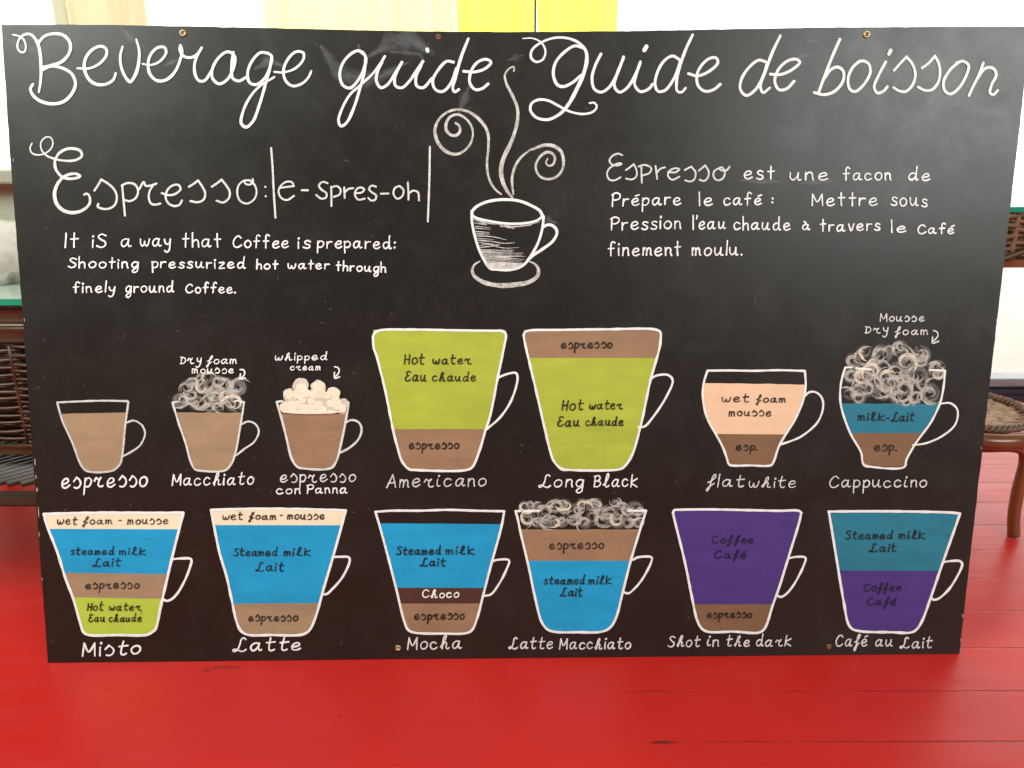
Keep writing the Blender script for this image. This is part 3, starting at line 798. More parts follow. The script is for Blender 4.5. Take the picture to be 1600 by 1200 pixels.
def paragraph_left():
    write('paragraph_line', 'white', (('It', 101, 124, 387.6, 387.3, 14.2), ('iS', 143.5, 168, 387.1, 387.1, 14), ('a', 188, 206.5, 386.8, 386.8, 13.6), ('way', 218.6, 268.5, 386, 386, 13.6), ('that', 285, 346.5, 387.1, 387.1, 14), ('Coffee', 363.5, 452, 387.6, 388, 12.5), ('is', 465, 486, 388.5, 388.5, 13), ('prepared:', 495.6, 618, 388.4, 389.2, 12.5),
              ('Shooting', 105.8, 218, 419, 419.5, 10.8), ('pressurized', 237, 384.5, 419.1, 420.3, 11), ('hot', 400, 435, 421, 421, 9.4), ('water', 449, 515.8, 421, 421.5, 9.6), ('through', 524.5, 604, 424, 426, 9.8),
              ('finely', 113.6, 181, 457.5, 457.5, 10.8), ('ground', 196, 273, 457.5, 457.5, 11), ('Coffee.', 289.5, 369, 458.5, 459, 10.6)), 2.9, .02, board)
paragraph_left()
def paragraph_right():
    k = Ink(L_TEXT); c = Z(930, 220, 5.3333); W = 2.9
    for s in ('225 120 190 108 145 125 118 165 135 195 180 207 220 192 195 188 150 207 110 240 98 285 120 325 160 330 210 305', '255 245 290 220 320 195', '320 195 345 250 340 300 305 322 255 315', '384 215 385 290 388 350', '360 215 410 202 465 227 455 265 395 290',
              '502 210 515 318', '512 265 545 232 580 222', '605 262 670 262 700 237 660 230 620 250 605 290 640 325 700 300', '745 245 780 225 800 215', '800 215 835 265 825 320 790 340 748 330', '862 250 895 222 915 205', '915 205 945 260 935 310 905 335 868 325',
              '1118 215 1095 245 1060 250 1030 230 1055 222 1078 260 1065 310 1020 330 985 300 990 255 1030 228'):
        k.stroke(c(s), 2.7)
    k.done('paragraph_line', M['soft'], board)
    write('paragraph_line', 'white', (('est', 1161, 1210, 281, 281, 14), ('une', 1232, 1294, 282.8, 282.8, 13.6), ('facon', 1315.6, 1392.5, 282.3, 282.3, 12.6), ('de', 1418, 1453.4, 282.8, 282.8, 12.6),
              ('Prépare', 953.4, 1064.6, 323, 320.5, 13.4), ('le', 1092, 1113.8, 322, 322, 12.5), ('café', 1129, 1190, 321.5, 321, 12.5), (':', 1204.7, 1209, 318, 318, 11), ('Mettre', 1267, 1371, 322, 322, 13.2), ('sous', 1390.6, 1449, 321.5, 324, 14),
              ('Pression', 952, 1064.6, 360, 358, 13.6), ("l'eau", 1081, 1134, 359, 358.8, 13), ('chaude', 1144.7, 1235, 359.7, 360.6, 12.6), ('à', 1252, 1266, 359.7, 359.7, 10.5), ('travers', 1280, 1375.6, 362.5, 361, 12.2), ('le', 1392, 1415, 364, 364, 11.5), ('Café', 1432, 1491, 366, 366.5, 10.5),
              ('finement', 949, 1064.6, 400.5, 400, 14), ('moulu.', 1080, 1160, 399.5, 399.8, 13.5)), W, .03, board)
paragraph_right()

# --- the steaming cup in the middle
def steaming_cup():
    s = Z(660, 80, 5.0); c = Z(710, 280, 6.6667)
    k = Ink(L_LINE)
    k.stroke(c('186 332 225 290 300 250 400 222 530 212 680 228 800 275 890 330 920 385'), 4.4)
    k.stroke(c('920 385 860 430 740 458 560 463 380 440 250 410 190 378 184 330'), 3.8)
    k.stroke(c('180 330 184 450 215 600 260 740 320 860 375 930 450 941 560 946 660 926 735 880 805 785 872 660 916 510 930 388'), 3.9)
    k.stroke(c('930 495 960 478 1010 478 1060 520 1066 570 1020 650 930 720 830 787 772 832'), 4.4)
    root = k.done('steaming_cup_drawing', M['white'], board)
    k = Ink(L_LINE+.00012)
    k.stroke(c('255 860 210 890 185 950 210 1010 300 1070 450 1105 620 1100 780 1070 862 1010 876 940 840 885 780 855'), 5.6, (.4, .8, 1.1, 1.2, 1.4, 1.25, 1.1, .9, .4))
    k.done('saucer', M['brush'], root)
    k = Ink(L_LINE)
    H = ['205 405 330 455 450 470', '205 420 330 470', '210 455 340 475', '214 490 380 505', '215 510 375 522', '225 545 360 555', '230 570 365 572', '235 590 400 600 535 630', '245 615 415 630', '250 635 400 650 520 668 625 662', '255 660 470 685', '260 690 370 680 450 705 540 718 668 712', '262 712 460 690', '270 735 430 740 620 740', '275 752 480 758 600 752', '285 768 500 770 715 770', '292 785 480 790 700 790', '300 800 520 805 735 803', '305 815 500 812 650 828 735 838', '310 830 480 822 640 835', '318 845 520 838 700 850', '325 860 520 852 715 868', '332 872 520 868 715 880', '340 885 520 882 705 892', '348 897 520 896 690 902', '356 908 520 908 670 912', '366 920 520 920 640 924', '372 930 520 932 600 935', '460 470 620 512', '520 485 640 492 760 478 890 445', '560 505 640 495 800 480', '480 490 560 500 620 515']
    for h in H: k.stroke(c(h), random.uniform(1.1, 2.0), (1, .9, .4))
    for h in ('330 885 520 880 700 885', '345 905 520 905 680 905', '365 922 520 924 650 920'): k.stroke(c(h), 3.4)
    k.done('hatching', M['brush'], root)
    k = Ink(L_LINE)
    k.stroke(s('260 562 285 580 295 620 270 655 225 655 188 620 185 570 215 515 270 495 330 520 380 580 395 650 370 730 310 790 250 805 180 780 120 710 98 620 125 540 190 480 270 457 350 470 430 520 490 590 515 660 515 760 505 860 510 950 535 1030 575 1085 612 1115'), 4.3, (.8, 1.1, 1, .8, .7, .9, 1.3, 1.1, .8, .9, 1.2, 1.0, .8, .8, .7))
    k.stroke(s('715 150 716 122 680 135 645 185 655 250 700 340 740 440 745 520 725 620 690 720 640 820 615 920 625 1010 660 1090 700 1140'), 5.0, (.5, .6, .9, .9, 1, 1.1, 1.3, 1.35, 1.25, .7))
    k.stroke(s('975 845 965 870 985 895 1020 885 1035 840 1015 800 970 790 915 830 885 900 910 970 970 1000 1040 985 1090 930 1102 850 1080 780 1020 740 950 735 850 770'), 4.5, (.5, .8, 1, .8, .8, .8, .9, 1.2, 1.2, .7))
    k.stroke(s('840 772 770 830 720 910 700 1000 710 1115'), 4.0, (.6, 1, 1, 1, .6))
    k.done('steam', M['brush'], root)
    root['label'] = 'white line drawing of a steaming cup on its saucer'
steaming_cup()

# --- cup drawings
def curl(k, fine, cx, cy, r, w, seed):
    """one brushed curl of foam: a tapering spiral with a tail, and hair-fine bristle lines beside it"""
    rnd = random.Random(seed); a0 = rnd.uniform(0, 6.28); dr = rnd.choice((-1, 1)); sw = rnd.uniform(3.6, 7.0); e = rnd.uniform(.78, 1.0)
    tl = rnd.uniform(.2, 1.5)
    def path(f, da):
        pts = []
        for i in range(19):
            t = i/18; a = a0+da+dr*sw*t; rad = r*f*(1+tl*max(0, .22-t)/.22*.55)*(1-.62*t**1.3)
            pts.append((cx+rad*math.cos(a), cy+rad*e*math.sin(a)))
        return pts
    k.stroke(path(1, 0), w, (.15, .7, 1.15, 1.2, .9, .55, .3, .15), .25)
    for q in range(rnd.randint(3, 6)):
        f = rnd.uniform(.5, 1.28); p = path(f, rnd.uniform(-.4, .4)); n0 = rnd.randint(0, 6); n1 = rnd.randint(11, 19)
        fine.stroke(p[n0:n1], rnd.uniform(.5, 1.2), (.2, 1, 1, .2), .3)
def cup(label, zf, top, body, handle, bands, lw=3.6, foam=None, blobs=None, text=(), line='white'):
    P, _ = cr([(x, y, 0) for x, y in zf(body)], 1.5)
    ib = max(range(len(P)), key=lambda i: P[i].y)
    # flat bottom: split at the middle of the lowest stretch
    low = [i for i in range(len(P)) if P[i].y > P[ib].y-2.5]; mid = (low[0]+low[-1])//2
    Lf, Rt = P[:mid+1], P[mid:][::-1]
    def edge(path, y):
        if y <= path[0].y: return path[0].x
        for a, b in zip(path, path[1:]):
            if a.y <= y <= b.y: return a.x+(b.x-a.x)*((y-a.y)/max(1e-6, b.y-a.y))
        return path[-1].x
    k = Ink(L_LINE)
    lw *= .92
    for t in top: k.stroke(zf(t), lw, None, .2)
    k.stroke(zf(body), lw, None, .2)
    k.stroke(zf(handle), lw*.92, None, .22)
    root = k.done('cup_drawing', M[line], board, label)
    sc = 1.0
    for bi, (name, m, (yl0, yr0), (yl1, yr1)) in enumerate(bands):
        y0l, y0r, y1l, y1r = [zf('0 %g' % q)[0][1] for q in (yl0, yr0, yl1, yr1)]
        bm_ = bmesh.new(); C, Rw = 26, 26; g = []
        for r_ in range(Rw+1):
            t = r_/Rw; row = []
            for c_ in range(C+1):
                s = c_/C
                ya = y0l+(y0r-y0l)*s+.7*noise.noise(Vector((s*7, bi*3.3, label.__len__())))-.5
                yb = y1l+(y1r-y1l)*s
                yy = ya+(yb-ya)*t
                xl_, xr_ = edge(Lf, yy)+.4, edge(Rt, yy)-.4
                u, v = b2(xl_+(xr_-xl_)*s, yy); row.append(bm_.verts.new((u, v, L_FILL-bi*.00003)))
            g.append(row)
        for r_ in range(Rw):
            for c_ in range(C): bm_.faces.new((g[r_+1][c_], g[r_+1][c_+1], g[r_][c_+1], g[r_][c_]))
        for f in bm_.faces:
            f.normal_update()
            if f.normal.z < 0: f.normal_flip()
        link(name, bm_, M[m], root)
    if foam:
        k = Ink(L_FILL+.00015); k2 = Ink(L_FILL+.0002); k3 = Ink(L_FILL+.00008)
        for i, (x, y, r) in enumerate(foam):
            p = zf('%g %g' % (x, y))[0]; r2 = r/(zf('1 0')[0][0]-zf('0 0')[0][0])**-1
            if i:
                dx, dy = p[0]-pp[0], p[1]-pp[1]; L_ = math.hypot(dx, dy)
                if L_ < r2*4.5:
                    bnd = random.uniform(-.5, .5)*L_
                    for off in (0, 1.6, -1.8):
                        k.stroke([(pp[0]+dx*t-dy/L_*(bnd*math.sin(t*3.6)+off), pp[1]+dy*t+dx/L_*(bnd*math.sin(t*3.6)+off)) for t in (0, .2, .4, .6, .8, 1)], max(1.0, r2*(.2 if off == 0 else .1)), (.1, .8, 1, .6, .1), .3)
            pp = p
            k3.stroke([(p[0]+r2*.75*math.cos(a*.5+i), p[1]+r2*.7*math.sin(a*.5+i)) for a in range(11)], r2*.95, (.5, 1, .6), .3)
            curl(k2 if i % 4 == 0 else k, k, p[0], p[1], r2*.95, max(2.4, r2*.33), i*7+len(label))
            curl(k, k, p[0]+random.uniform(-6, 6), p[1]+random.uniform(-3, 3), r2*random.uniform(.5, .9), max(1.4, r2*.18), i*11+3+len(label))
        k3.done('foam', M['haze'], root)['kind'] = 'stuff'; k.done('foam', M['foam'], root)['kind'] = 'stuff'; k2.done('foam', M['foam2'], root)['kind'] = 'stuff'
    if blobs:
        for j, (mname, lst) in enumerate(blobs):
            bm_ = bmesh.new()
            for i, (x, y, rx, ry) in enumerate(lst):
                cx_, cy_ = zf('%g %g' % (x, y))[0]; q = zf('1 0')[0][0]-zf('0 0')[0][0]
                cen = None; rings = []
                for rr in range(0, 7):
                    ring = []
                    f_ = math.sin(rr/6*math.pi/2)
                    for a in range(22):
                        A = a/22*2*math.pi; wv = 1+.22*noise.noise(Vector((math.cos(A)*1.3+i*3.7, math.sin(A)*1.3, j)))
                        u, v = b2(cx_+rx*q*f_*wv*math.cos(A), cy_+ry*q*f_*wv*math.sin(A))
                        hz = L_LINE+.0004*j+i*.00006+.0002*math.cos(rr/6*math.pi/2)
                        if rr == 0:
                            if cen is None: cen = bm_.verts.new((u, v, hz))
                            ring.append(cen)
                        else: ring.append(bm_.verts.new((u, v, hz)))
                    rings.append(ring)
                for a in range(22):
                    bm_.faces.new((rings[0][0], rings[1][a], rings[1][(a+1) % 22]))
                    for rr in range(1, 6): bm_.faces.new((rings[rr][a], rings[rr+1][a], rings[rr+1][(a+1) % 22], rings[rr][(a+1) % 22]))
            for f in bm_.faces:
                f.normal_update()
                if f.normal.z < 0: f.normal_flip()
            link('whipped_cream', bm_, M[mname], root, True)
            if j:
                kb = Ink(L_LINE+.0026); rn = random.Random(3)
                for (x, y, rx, ry) in lst:
                    if rx > 100: continue
                    q = zf('1 0')[0][0]-zf('0 0')[0][0]; c_ = zf('%g %g' % (x, y))[0]
                    for u in range(4):
                        a0 = rn.uniform(0, 6.28); f = rn.uniform(.35, 1.15)
                        kb.stroke([(c_[0]+rx*q*f*math.cos(a0+.35*v), c_[1]+ry*q*f*math.sin(a0+.35*v)) for v in range(6)], rn.uniform(.9, 2.2), (.3, 1, .3), .3)
                kb.done('brush_mark', M['haze'], root)['kind'] = 'stuff'
    groups = {}
    for (nm, m, items, w, sl) in text: write(nm, m, items, w, sl, root, zf)
    return root

z = Z(70, 530, 4.6147)
cup('small espresso cup drawing, three quarters filled with tan', z, ['90 456 250 448 420 443 598 446'], '90 456 130 590 200 745 262 905 300 948 340 957 430 957 500 942 545 898 558 850 582 620 604 450', '590 602 640 586 700 618 724 680 690 762 630 808 562 845',
    [('espresso_band', 'tan', (540, 530), (955, 955))], 3.3, line='thin', text=[('caption', 'white', [('!$p%!$$o', 95.6, 231.4, 763, 760.3, 16.4)], 3.3, .08)])
cup('small macchiato cup drawing with swirled dry foam on top', z, ['922 456 960 450', '1370 448 1400 442 1436 455'], '922 456 965 600 1015 745 1060 900 1085 938 1130 948 1300 945 1345 900 1375 820 1412 620 1438 455', '1420 612 1470 592 1520 612 1544 665 1510 740 1440 790 1380 838',
    [('espresso_band', 'tan', (530, 532), (946, 946))], 3.3, line='soft',
    foam=[(1165, 278, 45), (1075, 312, 42), (1245, 305, 46), (1020, 350, 50), (1135, 352, 48), (1230, 402, 75), (985, 440, 60), (1105, 462, 60), (1368, 465, 66), (1388, 352, 66), (1300, 330, 58), (1190, 492, 40), (1300, 430, 50), (1060, 400, 45), (1250, 480, 45)],
    text=[('note_lettering', 'white', [('D%y', 280.6, 314.9, 568.6, 568.6, 9.4), ('&oam', 322.4, 371, 569, 569, 8.6), ('mou$$e', 299.7, 366.4, 583.7, 583.5, 8.2), '1410 218 1436 222 1442 250 1415 285', '1412 250 1412 286 1446 278'], 2.3, .1),
          ('caption', 'white', [('Macc^ia*o', 268, 397, 759.7, 757.2, 13)], 2.7, .12)])
z = Z(400, 530, 4.6147)
cup('small espresso con panna cup drawing topped with whipped cream', z, ['150 452 190 446', '640 448 666 456'], '150 452 190 590 225 730 258 860 300 920 335 930 540 928 580 878 610 770 650 575 668 456', '645 602 690 582 742 600 762 650 738 722 670 785 598 822',
    [('espresso_band', 'brown', (540, 540), (928, 928))], 3.8, line='soft',
    blobs=[('cream_grey', [(326, 335, 60, 56), (245, 402, 48, 50), (622, 482, 46, 60), (452, 350, 54, 54), (545, 500, 60, 40), (390, 430, 90, 66), (255, 480, 70, 54), (500, 450, 90, 60)]),
           ('cream_blob', [(330, 352, 40, 34), (452, 345, 44, 38), (560, 386, 46, 40), (240, 398, 34, 32), (310, 395, 46, 38), (362, 388, 34, 32), (420, 400, 36, 30), (462, 392, 44, 36), (512, 405, 36, 26), (206, 490, 34, 38), (262, 486, 40, 40), (312, 470, 32, 30), (350, 500, 40, 32), (402, 490, 36, 34), (446, 478, 40, 36), (480, 505, 34, 26), (590, 470, 40, 40), (545, 462, 38, 28), (626, 500, 28, 30), (335, 440, 30, 26), (400, 448, 30, 24), (400, 524, 210, 13), (575, 420, 30, 22)])],
    text=[('note_lettering', 'white', [('w^ipp!d', 429, 512, 563.8, 563, 8), ('c%!am', 453, 501.4, 578.8, 578.8, 7.2), '568 198 594 206 600 236 572 272', '566 238 570 282 604 270'], 2.2, .1),
          ('caption', 'soft', [('!$p%!$$o', 437, 556.5, 754.3, 753, 13)], 2.6, .08), ('caption', 'white', [('con', 431.4, 470.4, 772.3, 772, 9.6), ('Panna', 478, 543.5, 771, 771, 9.6)], 2.5, .03)])
z = Z(560, 500, 4.2846)
cup('large americano cup drawing, lime green above brown', z, ['98 110 112 84 150 68 320 64 500 66 700 70 900 72 965 74 985 90 988 118'], '98 112 104 190 122 240 182 480 238 760 262 850 292 945 340 998 380 1003 720 1004 762 984 812 870 850 740 882 640 930 400 985 130 988 110', '930 388 1000 360 1055 355 1066 390 1022 540 945 655 848 738',
    [('water_band', 'green', (68, 72), (730, 730)), ('espresso_band', 'brown', (726, 728), (1003, 1003))], 4.0,
    text=[('band_lettering', 'ink', [('Ho*', 630.7, 663.9, 569.6, 569.6, 11.2), ('wa*e%', 675.5, 737, 569.6, 569.6, 10), ('Eau', 631.9, 666.9, 596.2, 596.2, 11), ('c^aude', 674.4, 743.9, 596.2, 596.2, 9.6), ('!$p%!$$o', 638.2, 717.5, 702, 701.5, 9.6)], 2.6, .08),
          ('caption', 'thin', [('Ame%#cano', 603, 760, 762, 759.6, 13.8)], 2.6, .12)])
z = Z(800, 500, 4.137)
cup('large long black cup drawing, brown strip above lime green', z, ['75 98 84 78 112 68 300 64 600 60 930 62 958 78 962 104'], '75 98 82 140 152 440 216 720 248 850 272 915 320 962 360 968 690 965 722 950 772 880 832 680 892 400 955 170 962 100', '890 388 930 360 1010 356 1038 390 1000 490 905 635 855 688 816 692',
    [('espresso_band', 'brown', (66, 64), (244, 246)), ('water_band', 'green', (242, 243), (966, 966))], 4.0,
    text=[('band_lettering', 'ink', [('!$p%!$$o', 876, 957, 544.7, 544.2, 9.8), ('Ho*', 876.9, 911, 641.4, 641.4, 11.4), ('wa*e%', 919.7, 973, 640.2, 640, 10), ('Eau', 870, 905.6, 666.8, 666.8, 11), ('c^aude', 913.6, 974, 665.6, 665.6, 9.4)], 2.6, .1),
          ('caption', 'white', [('Long', 840, 912, 761, 761, 12.8), ('B~acK', 926, 996, 761, 761, 12.8)], 2.7, .12)])
z = Z(1080, 550, 5.2182)
cup('rounded flat white cup drawing, peach foam above brown', z, ['132 152 300 150 500 153 720 148 926 154'], '132 152 104 240 94 320 98 410 132 545 195 660 252 765 285 850 304 910 318 922 480 924 650 922 670 896 718 760 850 540 912 390 932 270 926 154', '925 358 960 328 1010 326 1062 370 1074 450 1030 570 905 682 820 722 730 752',
    [('foam_band', 'peach', (255, 268), (668, 672)), ('espresso_band', 'brown2', (664, 668), (922, 922))], 3.6,
    text=[('band_lettering', 'ink', [('we*', 1127, 1170, 628.6, 628.6, 9), ('&oam', 1180.6, 1227.6, 629, 629, 7.8), ('mou$$e', 1138, 1205, 650.6, 650.6, 8.8), ('!$p.', 1149, 1183, 704, 704, 9)], 2.3, .1),
          ('caption', 'soft', [('&la*', 1103, 1162, 760.8, 760.8, 11.8), ('w^i*e', 1168.5, 1243, 762.3, 762.3, 11.5)], 2.4, .15)])
z = Z(1280, 480, 4.0)
cup('rounded cappuccino cup drawing with tall swirls of dry foam', z, ['162 376 200 376', '230 382 320 388', '690 392 785 396'], '162 376 140 450 130 530 136 620 190 780 262 912 270 968 282 988 310 995 530 998 545 950 602 850 702 710 758 585 778 480 785 396', '755 602 820 600 862 640 850 730 770 803 670 848 585 862',
    [('milk_band', 'blue_shaded', (602, 608), (786, 786)), ('espresso_band', 'brown2', (782, 784), (996, 996))], 3.5,
    foam=[(285, 275, 42), (210, 332, 46), (395, 300, 62), (500, 250, 46), (545, 345, 64), (640, 290, 58), (640, 335, 42), (200, 432, 48), (272, 440, 60), (290, 512, 60), (192, 540, 42), (430, 470, 70), (420, 440, 58), (400, 530, 56), (615, 430, 72), (690, 540, 66), (740, 420, 42), (590, 560, 42), (480, 560, 42), (740, 375, 50), (330, 400, 60), (480, 400, 60), (520, 500, 60), (250, 570, 40), (345, 350, 40)],
    text=[('band_lettering', 'ink', [('mi~K', 1339.5, 1382.5, 657.5, 657.5, 9), ('-', 1383, 1389, 658, 658, 9), ('Lai*', 1391, 1428, 659, 658.5, 9.5), ('!$p.', 1365, 1401, 705, 705, 10)], 2.3, .1),
          ('note_lettering', 'soft', [('Mou$$e', 1373.8, 1443.8, 502.5, 502.5, 9), ('D%y', 1349.5, 1387.5, 521, 521, 9.4), ('&oam', 1397, 1450, 523.5, 523.5, 8.8), '712 145 735 155 738 180 712 212', '706 185 706 224 744 212'], 2.2, .08),
          ('caption', 'soft', [('Cappucc#no', 1294, 1448, 762, 761.5, 12.4)], 2.5, .12)])
z = Z(50, 780, 4.6147)
cup('misto cup drawing with cream, blue, tan and lime bands', z, ['86 106 300 100 600 96 850 98 1092 96'], '86 106 110 190 182 375 240 560 302 725 352 900 372 955 405 976 620 978 830 976 870 955 892 935 930 770 1010 425 1092 98', '1010 432 1080 426 1148 432 1140 490 1090 610 1040 690 1000 724 970 732 946 718',
    [('foam_band', 'cream', (100, 96), (214, 216)), ('milk_band', 'blue', (210, 211), (530, 540)), ('espresso_band', 'tan', (526, 537), (708, 718)), ('water_band', 'green2', (704, 715), (976, 976))], 4.4,
    text=[('band_lettering', 'ink', [('we*', 89, 121, 820, 820, 9), ('&oam', 129, 175.7, 819, 819, 7.8), ('-', 184.8, 190.4, 817, 817, 8), ('mou$$e', 199, 263.4, 819.4, 818.5, 8.6), ('s*eam!d', 109.6, 179, 867, 867, 8), ('mi~K', 186.5, 228, 867, 867, 8), ('Lai*', 144, 188.5, 885, 885, 9), ('!$p%!$$o', 133, 218, 920, 919.6, 9.2), ('Ho*', 136, 162, 954.4, 954.4, 9), ('wa*e%', 170, 221, 954.2, 954, 8.2), ('Eau', 137.8, 164.8, 971.8, 971.8, 8.6), ('c^aude', 170, 221.6, 971.8, 971.6, 8.2)], 2.2, .1),
          ('caption', 'white', [('Mi$*o', 128.4, 221, 1025.5, 1022, 15)], 3.4, .08)])
z = Z(310, 780, 4.6154)
cup('latte cup drawing with cream strip, deep blue and tan bands', z, ['92 76 300 70 550 68 800 72 1064 80'], '92 76 108 160 152 380 205 560 240 720 276 880 305 945 352 975 520 978 750 974 800 945 845 850 902 650 970 420 1064 80', '975 416 1030 414 1085 418 1092 442 1040 560 965 648 930 680 900 686',
    [('foam_band', 'cream', (72, 76), (186, 188)), ('milk_band', 'blue', (182, 184), (752, 750)), ('espresso_band', 'tan', (748, 746), (976, 976))], 4.2,
    text=[('band_lettering', 'ink', [('we*', 346.8, 380, 812.5, 812.5, 9), ('&oam', 388.4, 432, 812, 812, 7.8), ('-', 437, 442, 809, 809, 8), ('mou$$e', 448, 507.6, 812, 811.5, 8.6), ('S*eam!d', 364, 434, 868.8, 868.8, 8.6), ('mi~K', 442.6, 486, 868.8, 868.8, 8.6), ('Lai*', 398.4, 444, 892.5, 892.5, 9.5), ('!$p%!$$o', 387.6, 465.6, 970.8, 970.2, 9.2)], 2.4, .1),
          ('caption', 'white', [('La**e', 362, 471, 1018.4, 1016, 14)], 3.2, .14)])
z = Z(570, 780, 4.6169)
cup('mocha cup drawing with blue, chocolate and brown bands under an empty rim', z, ['77 90 200 82 400 82 600 76 800 82 1006 86'], '77 90 110 200 172 430 232 665 282 870 312 940 352 960 560 968 735 964 775 940 810 860 852 700 912 470 985 200 1006 88', '920 446 960 436 1040 440 1020 510 965 615 910 685 866 696',
    [('milk_band', 'blue', (175, 182), (638, 640)), ('chocolate_band', 'choco', (634, 636), (753, 752)), ('espresso_band', 'brown', (749, 748), (964, 964))], 3.9,
    text=[('band_lettering', 'ink', [('S*eam!d', 618.7, 689.5, 867, 866.6, 9), ('mi~K', 696, 742, 866.6, 866.6, 9), ('Lai*', 655, 696.5, 885, 885, 9), ('!$p%!$$o', 647, 726.4, 968.6, 968, 9.6)], 2.6, .08),
          ('band_lettering', 'white', [('C^oco', 658.8, 717.7, 934, 934, 9.2)], 2.7, .06), ('caption', 'soft', [('Moc^a', 636, 722, 1015, 1014, 13.4)], 2.8, .08)])
z = Z(780, 770, 4.6154)
cup('latte macchiato cup drawing with swirled foam, brown and blue bands', z, ['118 132 150 130', '180 132 285 128', '928 128 1058 128'], '118 132 132 180 152 275 212 530 262 770 306 930 350 985 405 1002 560 1004 740 1000 800 970 842 900 892 710 945 500 1020 250 1058 130', '965 482 1000 464 1100 466 1095 500 1032 620 975 690 930 724 900 716',
    [('espresso_band', 'brown', (266, 266), (490, 490)), ('milk_band', 'blue', (487, 486), (1002, 1002))], 4.0,
    foam=[(185, 100, 44), (270, 110, 44), (415, 100, 58), (540, 130, 58), (210, 190, 54), (330, 200, 58), (460, 205, 44), (545, 198, 46), (600, 95, 48), (690, 100, 58), (740, 195, 62), (805, 145, 54), (855, 200, 56), (930, 130, 44), (985, 118, 58), (930, 210, 46), (990, 215, 38), (620, 215, 46), (840, 72, 34), (880, 92, 34), (480, 90, 46), (340, 130, 46), (670, 170, 46), (270, 215, 40), (400, 210, 44)],
    text=[('band_lettering', 'ink', [('!$p%!$$o', 857.6, 943.6, 858, 857.4, 9.6), ('s*eamed', 849, 914, 913.2, 913, 9), ('mi~K', 918.7, 956, 913, 913, 9), ('Lai*', 873.6, 910, 932, 932, 9.2)], 2.4, .12),
          ('caption', 'soft', [('La**e', 793.4, 864, 1014, 1013.6, 12.4), ('Macc^ia*o', 873, 986, 1014.6, 1014, 12)], 2.8, .12)])
z = Z(1030, 780, 4.8)
cup('shot in the dark cup drawing, purple above a brown base', z, ['102 100 112 82 160 78 400 76 700 82 900 86 1045 86 1066 100'], '102 100 116 160 192 470 242 720 282 900 315 965 362 992 560 992 750 998 790 968 852 790 902 650 970 430 1052 160 1064 100', '970 442 1020 432 1096 438 1085 490 1005 645 945 715 910 732 886 722',
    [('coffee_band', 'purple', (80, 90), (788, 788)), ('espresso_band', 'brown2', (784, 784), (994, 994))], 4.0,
    text=[('band_lettering', 'ink2', [('Co&&ee', 1111, 1178, 849, 849, 8.6), ('Ca&é', 1115, 1166, 872.7, 872.7, 8.8)], 2.4, .1), ('band_lettering', 'ink', [('!$p%!$$o', 1104, 1174.8, 966, 965.4, 8.8)], 2.4, .1),
          ('caption', 'soft', [('S^o*', 1042.5, 1093.5, 1010.8, 1010.4, 11.6), ('#n', 1103, 1124, 1009.5, 1009.5, 11.5), ('*^e', 1133.5, 1171, 1010, 1010, 11.5), ('da%K', 1180, 1236, 1010, 1010, 11.5)], 2.6, .14)])
z = Z(1270, 780, 4.6154)
cup('cafe au lait cup drawing, teal above purple', z, ['114 88 400 86 700 88 1000 96 1060 102'], '114 88 128 170 172 440 222 740 256 900 285 935 350 952 560 958 705 960 745 940 785 880 852 700 938 450 1030 190 1060 102', '940 452 1000 444 1060 446 1076 466 1020 590 965 665 900 718 865 722 850 706',
    [('milk_band', 'blue_shaded', (92, 104), (514, 516)), ('coffee_band', 'purple', (510, 512), (956, 956))], 4.2,
    text=[('band_lettering', 'ink', [('S*eam!d', 1320, 1395, 843, 842.4, 9), ('mi~K', 1404, 1446, 842, 842, 9), ('Lai*', 1356.7, 1400.5, 862.3, 862.3, 9.2)], 2.3, .1), ('band_lettering', 'ink2', [('Co&&ee', 1348, 1408, 924, 923.5, 8.6), ('Ca&é', 1353, 1400, 946, 945.6, 8.8)], 2.3, .12),
          ('caption', 'soft', [('Ca&é', 1304, 1355, 1010, 1010, 12.4), ('au', 1366, 1394.6, 1010, 1010, 11.5), ('Lai*', 1404, 1456, 1013, 1012.5, 11.6)], 2.6, .12)])

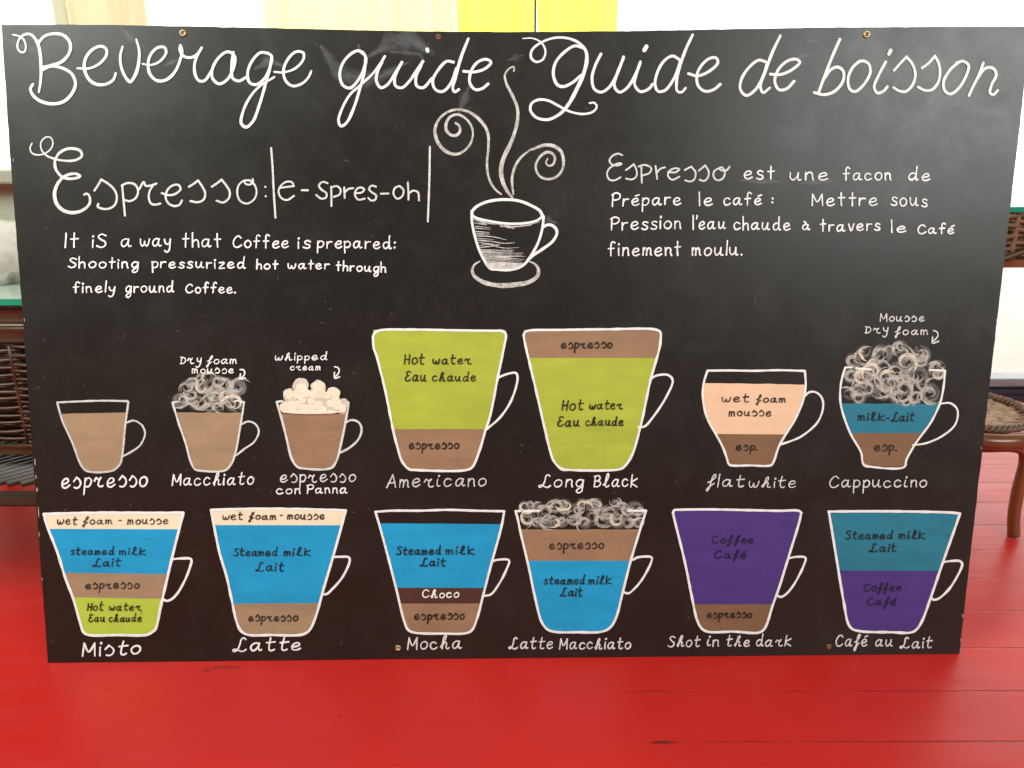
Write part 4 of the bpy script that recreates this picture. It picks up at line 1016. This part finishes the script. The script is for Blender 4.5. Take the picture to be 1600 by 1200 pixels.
# --- chalk smears, scratches
def smears():
    m = M['smear']
    t1 = Z(0, 30, 4.0); t2 = Z(360, 30, 3.6364); t4 = Z(1180, 30, 3.8095)
    for zz, txt, w_, tp in ((t2, '540 190 590 265 650 315 740 338 850 322 970 265', 30, (.4, .9, 1, .9, .6, .2)), (t2, '840 180 930 130 1030 125 1100 165', 42, (.3, 1, 1, .4)), (t2, '920 185 1010 192 1080 205 1095 240', 8, (.6, 1, 1, .6)),
                            (t2, '1310 500 1345 410', 22, (.4, 1, .4)), (t2, '170 265 220 240 255 250', 24, (.4, 1, .4)), (t2, '730 160 735 185', 12, (.5, 1, .5)), (t1, '85 140 140 172 230 195', 17, (.4, 1, .3)), (t1, '770 70 830 130 880 160', 18, (.3, 1, .2)),
                            (t1, '1050 280 1100 260', 14, (.3, 1, .3)), (t4, '200 255 260 228 320 205', 9, (.3, 1, .3)), (t4, '325 130 370 128', 11, (.4, 1, .4)), (Z(660, 80, 5), '700 60 760 40', 16, (.3, 1, .3)), (Z(930, 220, 5.333), '1250 330 1500 340', 16, (.3, 1, .3)),
                            (Z(1220, 220, 5.333), '200 350 420 335', 14, (.3, 1, .3)), (Z(710, 280, 6.667), '940 420 1010 440', 22, (.3, 1, .3)), ):
        k = Ink(.0001); k.stroke(zz(txt), w_, tp, .3); k.done('chalk_smear', m, board)
    m2 = m_chalk('fine_scratch_dust', (.30, .27, .21), .0, .4, 4, .9, .05)
    k = Ink(.00012); rn = random.Random(5)
    for i in range(260):
        x = rn.uniform(60, 1500); y = rn.uniform(70, 1015)
        if rn.random() < .45: x = rn.uniform(50, 620); y = rn.uniform(430, 1015)
        a = rn.uniform(0, 6.28); l = rn.choice((.6, .8, 1, 1.5, 2.5, 4)); c = rn.uniform(-.6, .6)
        k.stroke([(x, y), (x+l*math.cos(a), y+l*math.sin(a)), (x+2*l*math.cos(a+c), y+2*l*math.sin(a+c))], rn.uniform(.8, 1.7), (.4, 1, .4), .3)
    k.done('scratch_mark', m2, board)['kind'] = 'stuff'
smears()
def chips():
    k = Ink(.00006)
    for (x, y, l, w_) in ((54.5, 722, 9, 2.2), (55.5, 745, 5, 1.8), (57.5, 765, 4, 3.2), (59.5, 800, 16, 1.6), (61, 835, 6, 1.5), (38, 500, 4, 1.4), (20.5, 250, 4, 1.4), (66, 905, 4, 1.4), (1504, 962, 3, 2.6), (1500.5, 1000, 4, 1.6), (1533, 700, 3, 1.4), (1557, 500, 3, 1.3), (1590, 225, 3, 1.3)):
        k.stroke([(x+random.uniform(-.4, .4), y-l/2), (x+random.uniform(-.3, .9), y), (x+.07*l, y+l/2)], w_, (.5, 1, .5), .4)
    k.done('chipped_edge', m_simple('bare_wood_chip', (.36, .30, .23), .8, 0, .2, 200), board)['kind'] = 'stuff'
chips()

# --- screws
def screw(px, py, rpx, m, hole):
    u, v = b2(px, py); u2, _ = b2(px+rpx, py); r = u2-u
    def lathe(prof, n=24):
        b_ = bmesh.new(); rings = []
        for (q, h) in prof: rings.append([b_.verts.new((q*r*math.cos(2*math.pi*i/n), q*r*math.sin(2*math.pi*i/n), h*r)) for i in range(n)])
        for A, B in zip(rings, rings[1:]):
            for i in range(n): b_.faces.new((A[i], A[(i+1) % n], B[(i+1) % n], B[i]))
        b_.faces.new(rings[-1])
        bmesh.ops.recalc_face_normals(b_, faces=b_.faces); return b_
    o = link('screw', lathe([(1.0, .0), (1.0, .12), (.88, .34), (.70, .42), (.52, .34), (.46, .10)]), m, board, True, (u, v, .0003))
    link('screw_recess', lathe([(.44, .0), (.44, .12), (.3, .16), (.14, .10), (.1, .02)]), hole, o, True, (0, 0, .0002))
screw(286, 52, 5.6, M['brass'], M['darkhole'])
screw(685, 58, 4.0, M['rust'], M['darkhole'])
screw(1354, 54, 5.8, M['brass'], M['darkhole'])
screw(622, 1012, 4.8, M['brass'], M['brass'])
screw(1295, 1010, 3.8, M['rust'], M['darkhole'])
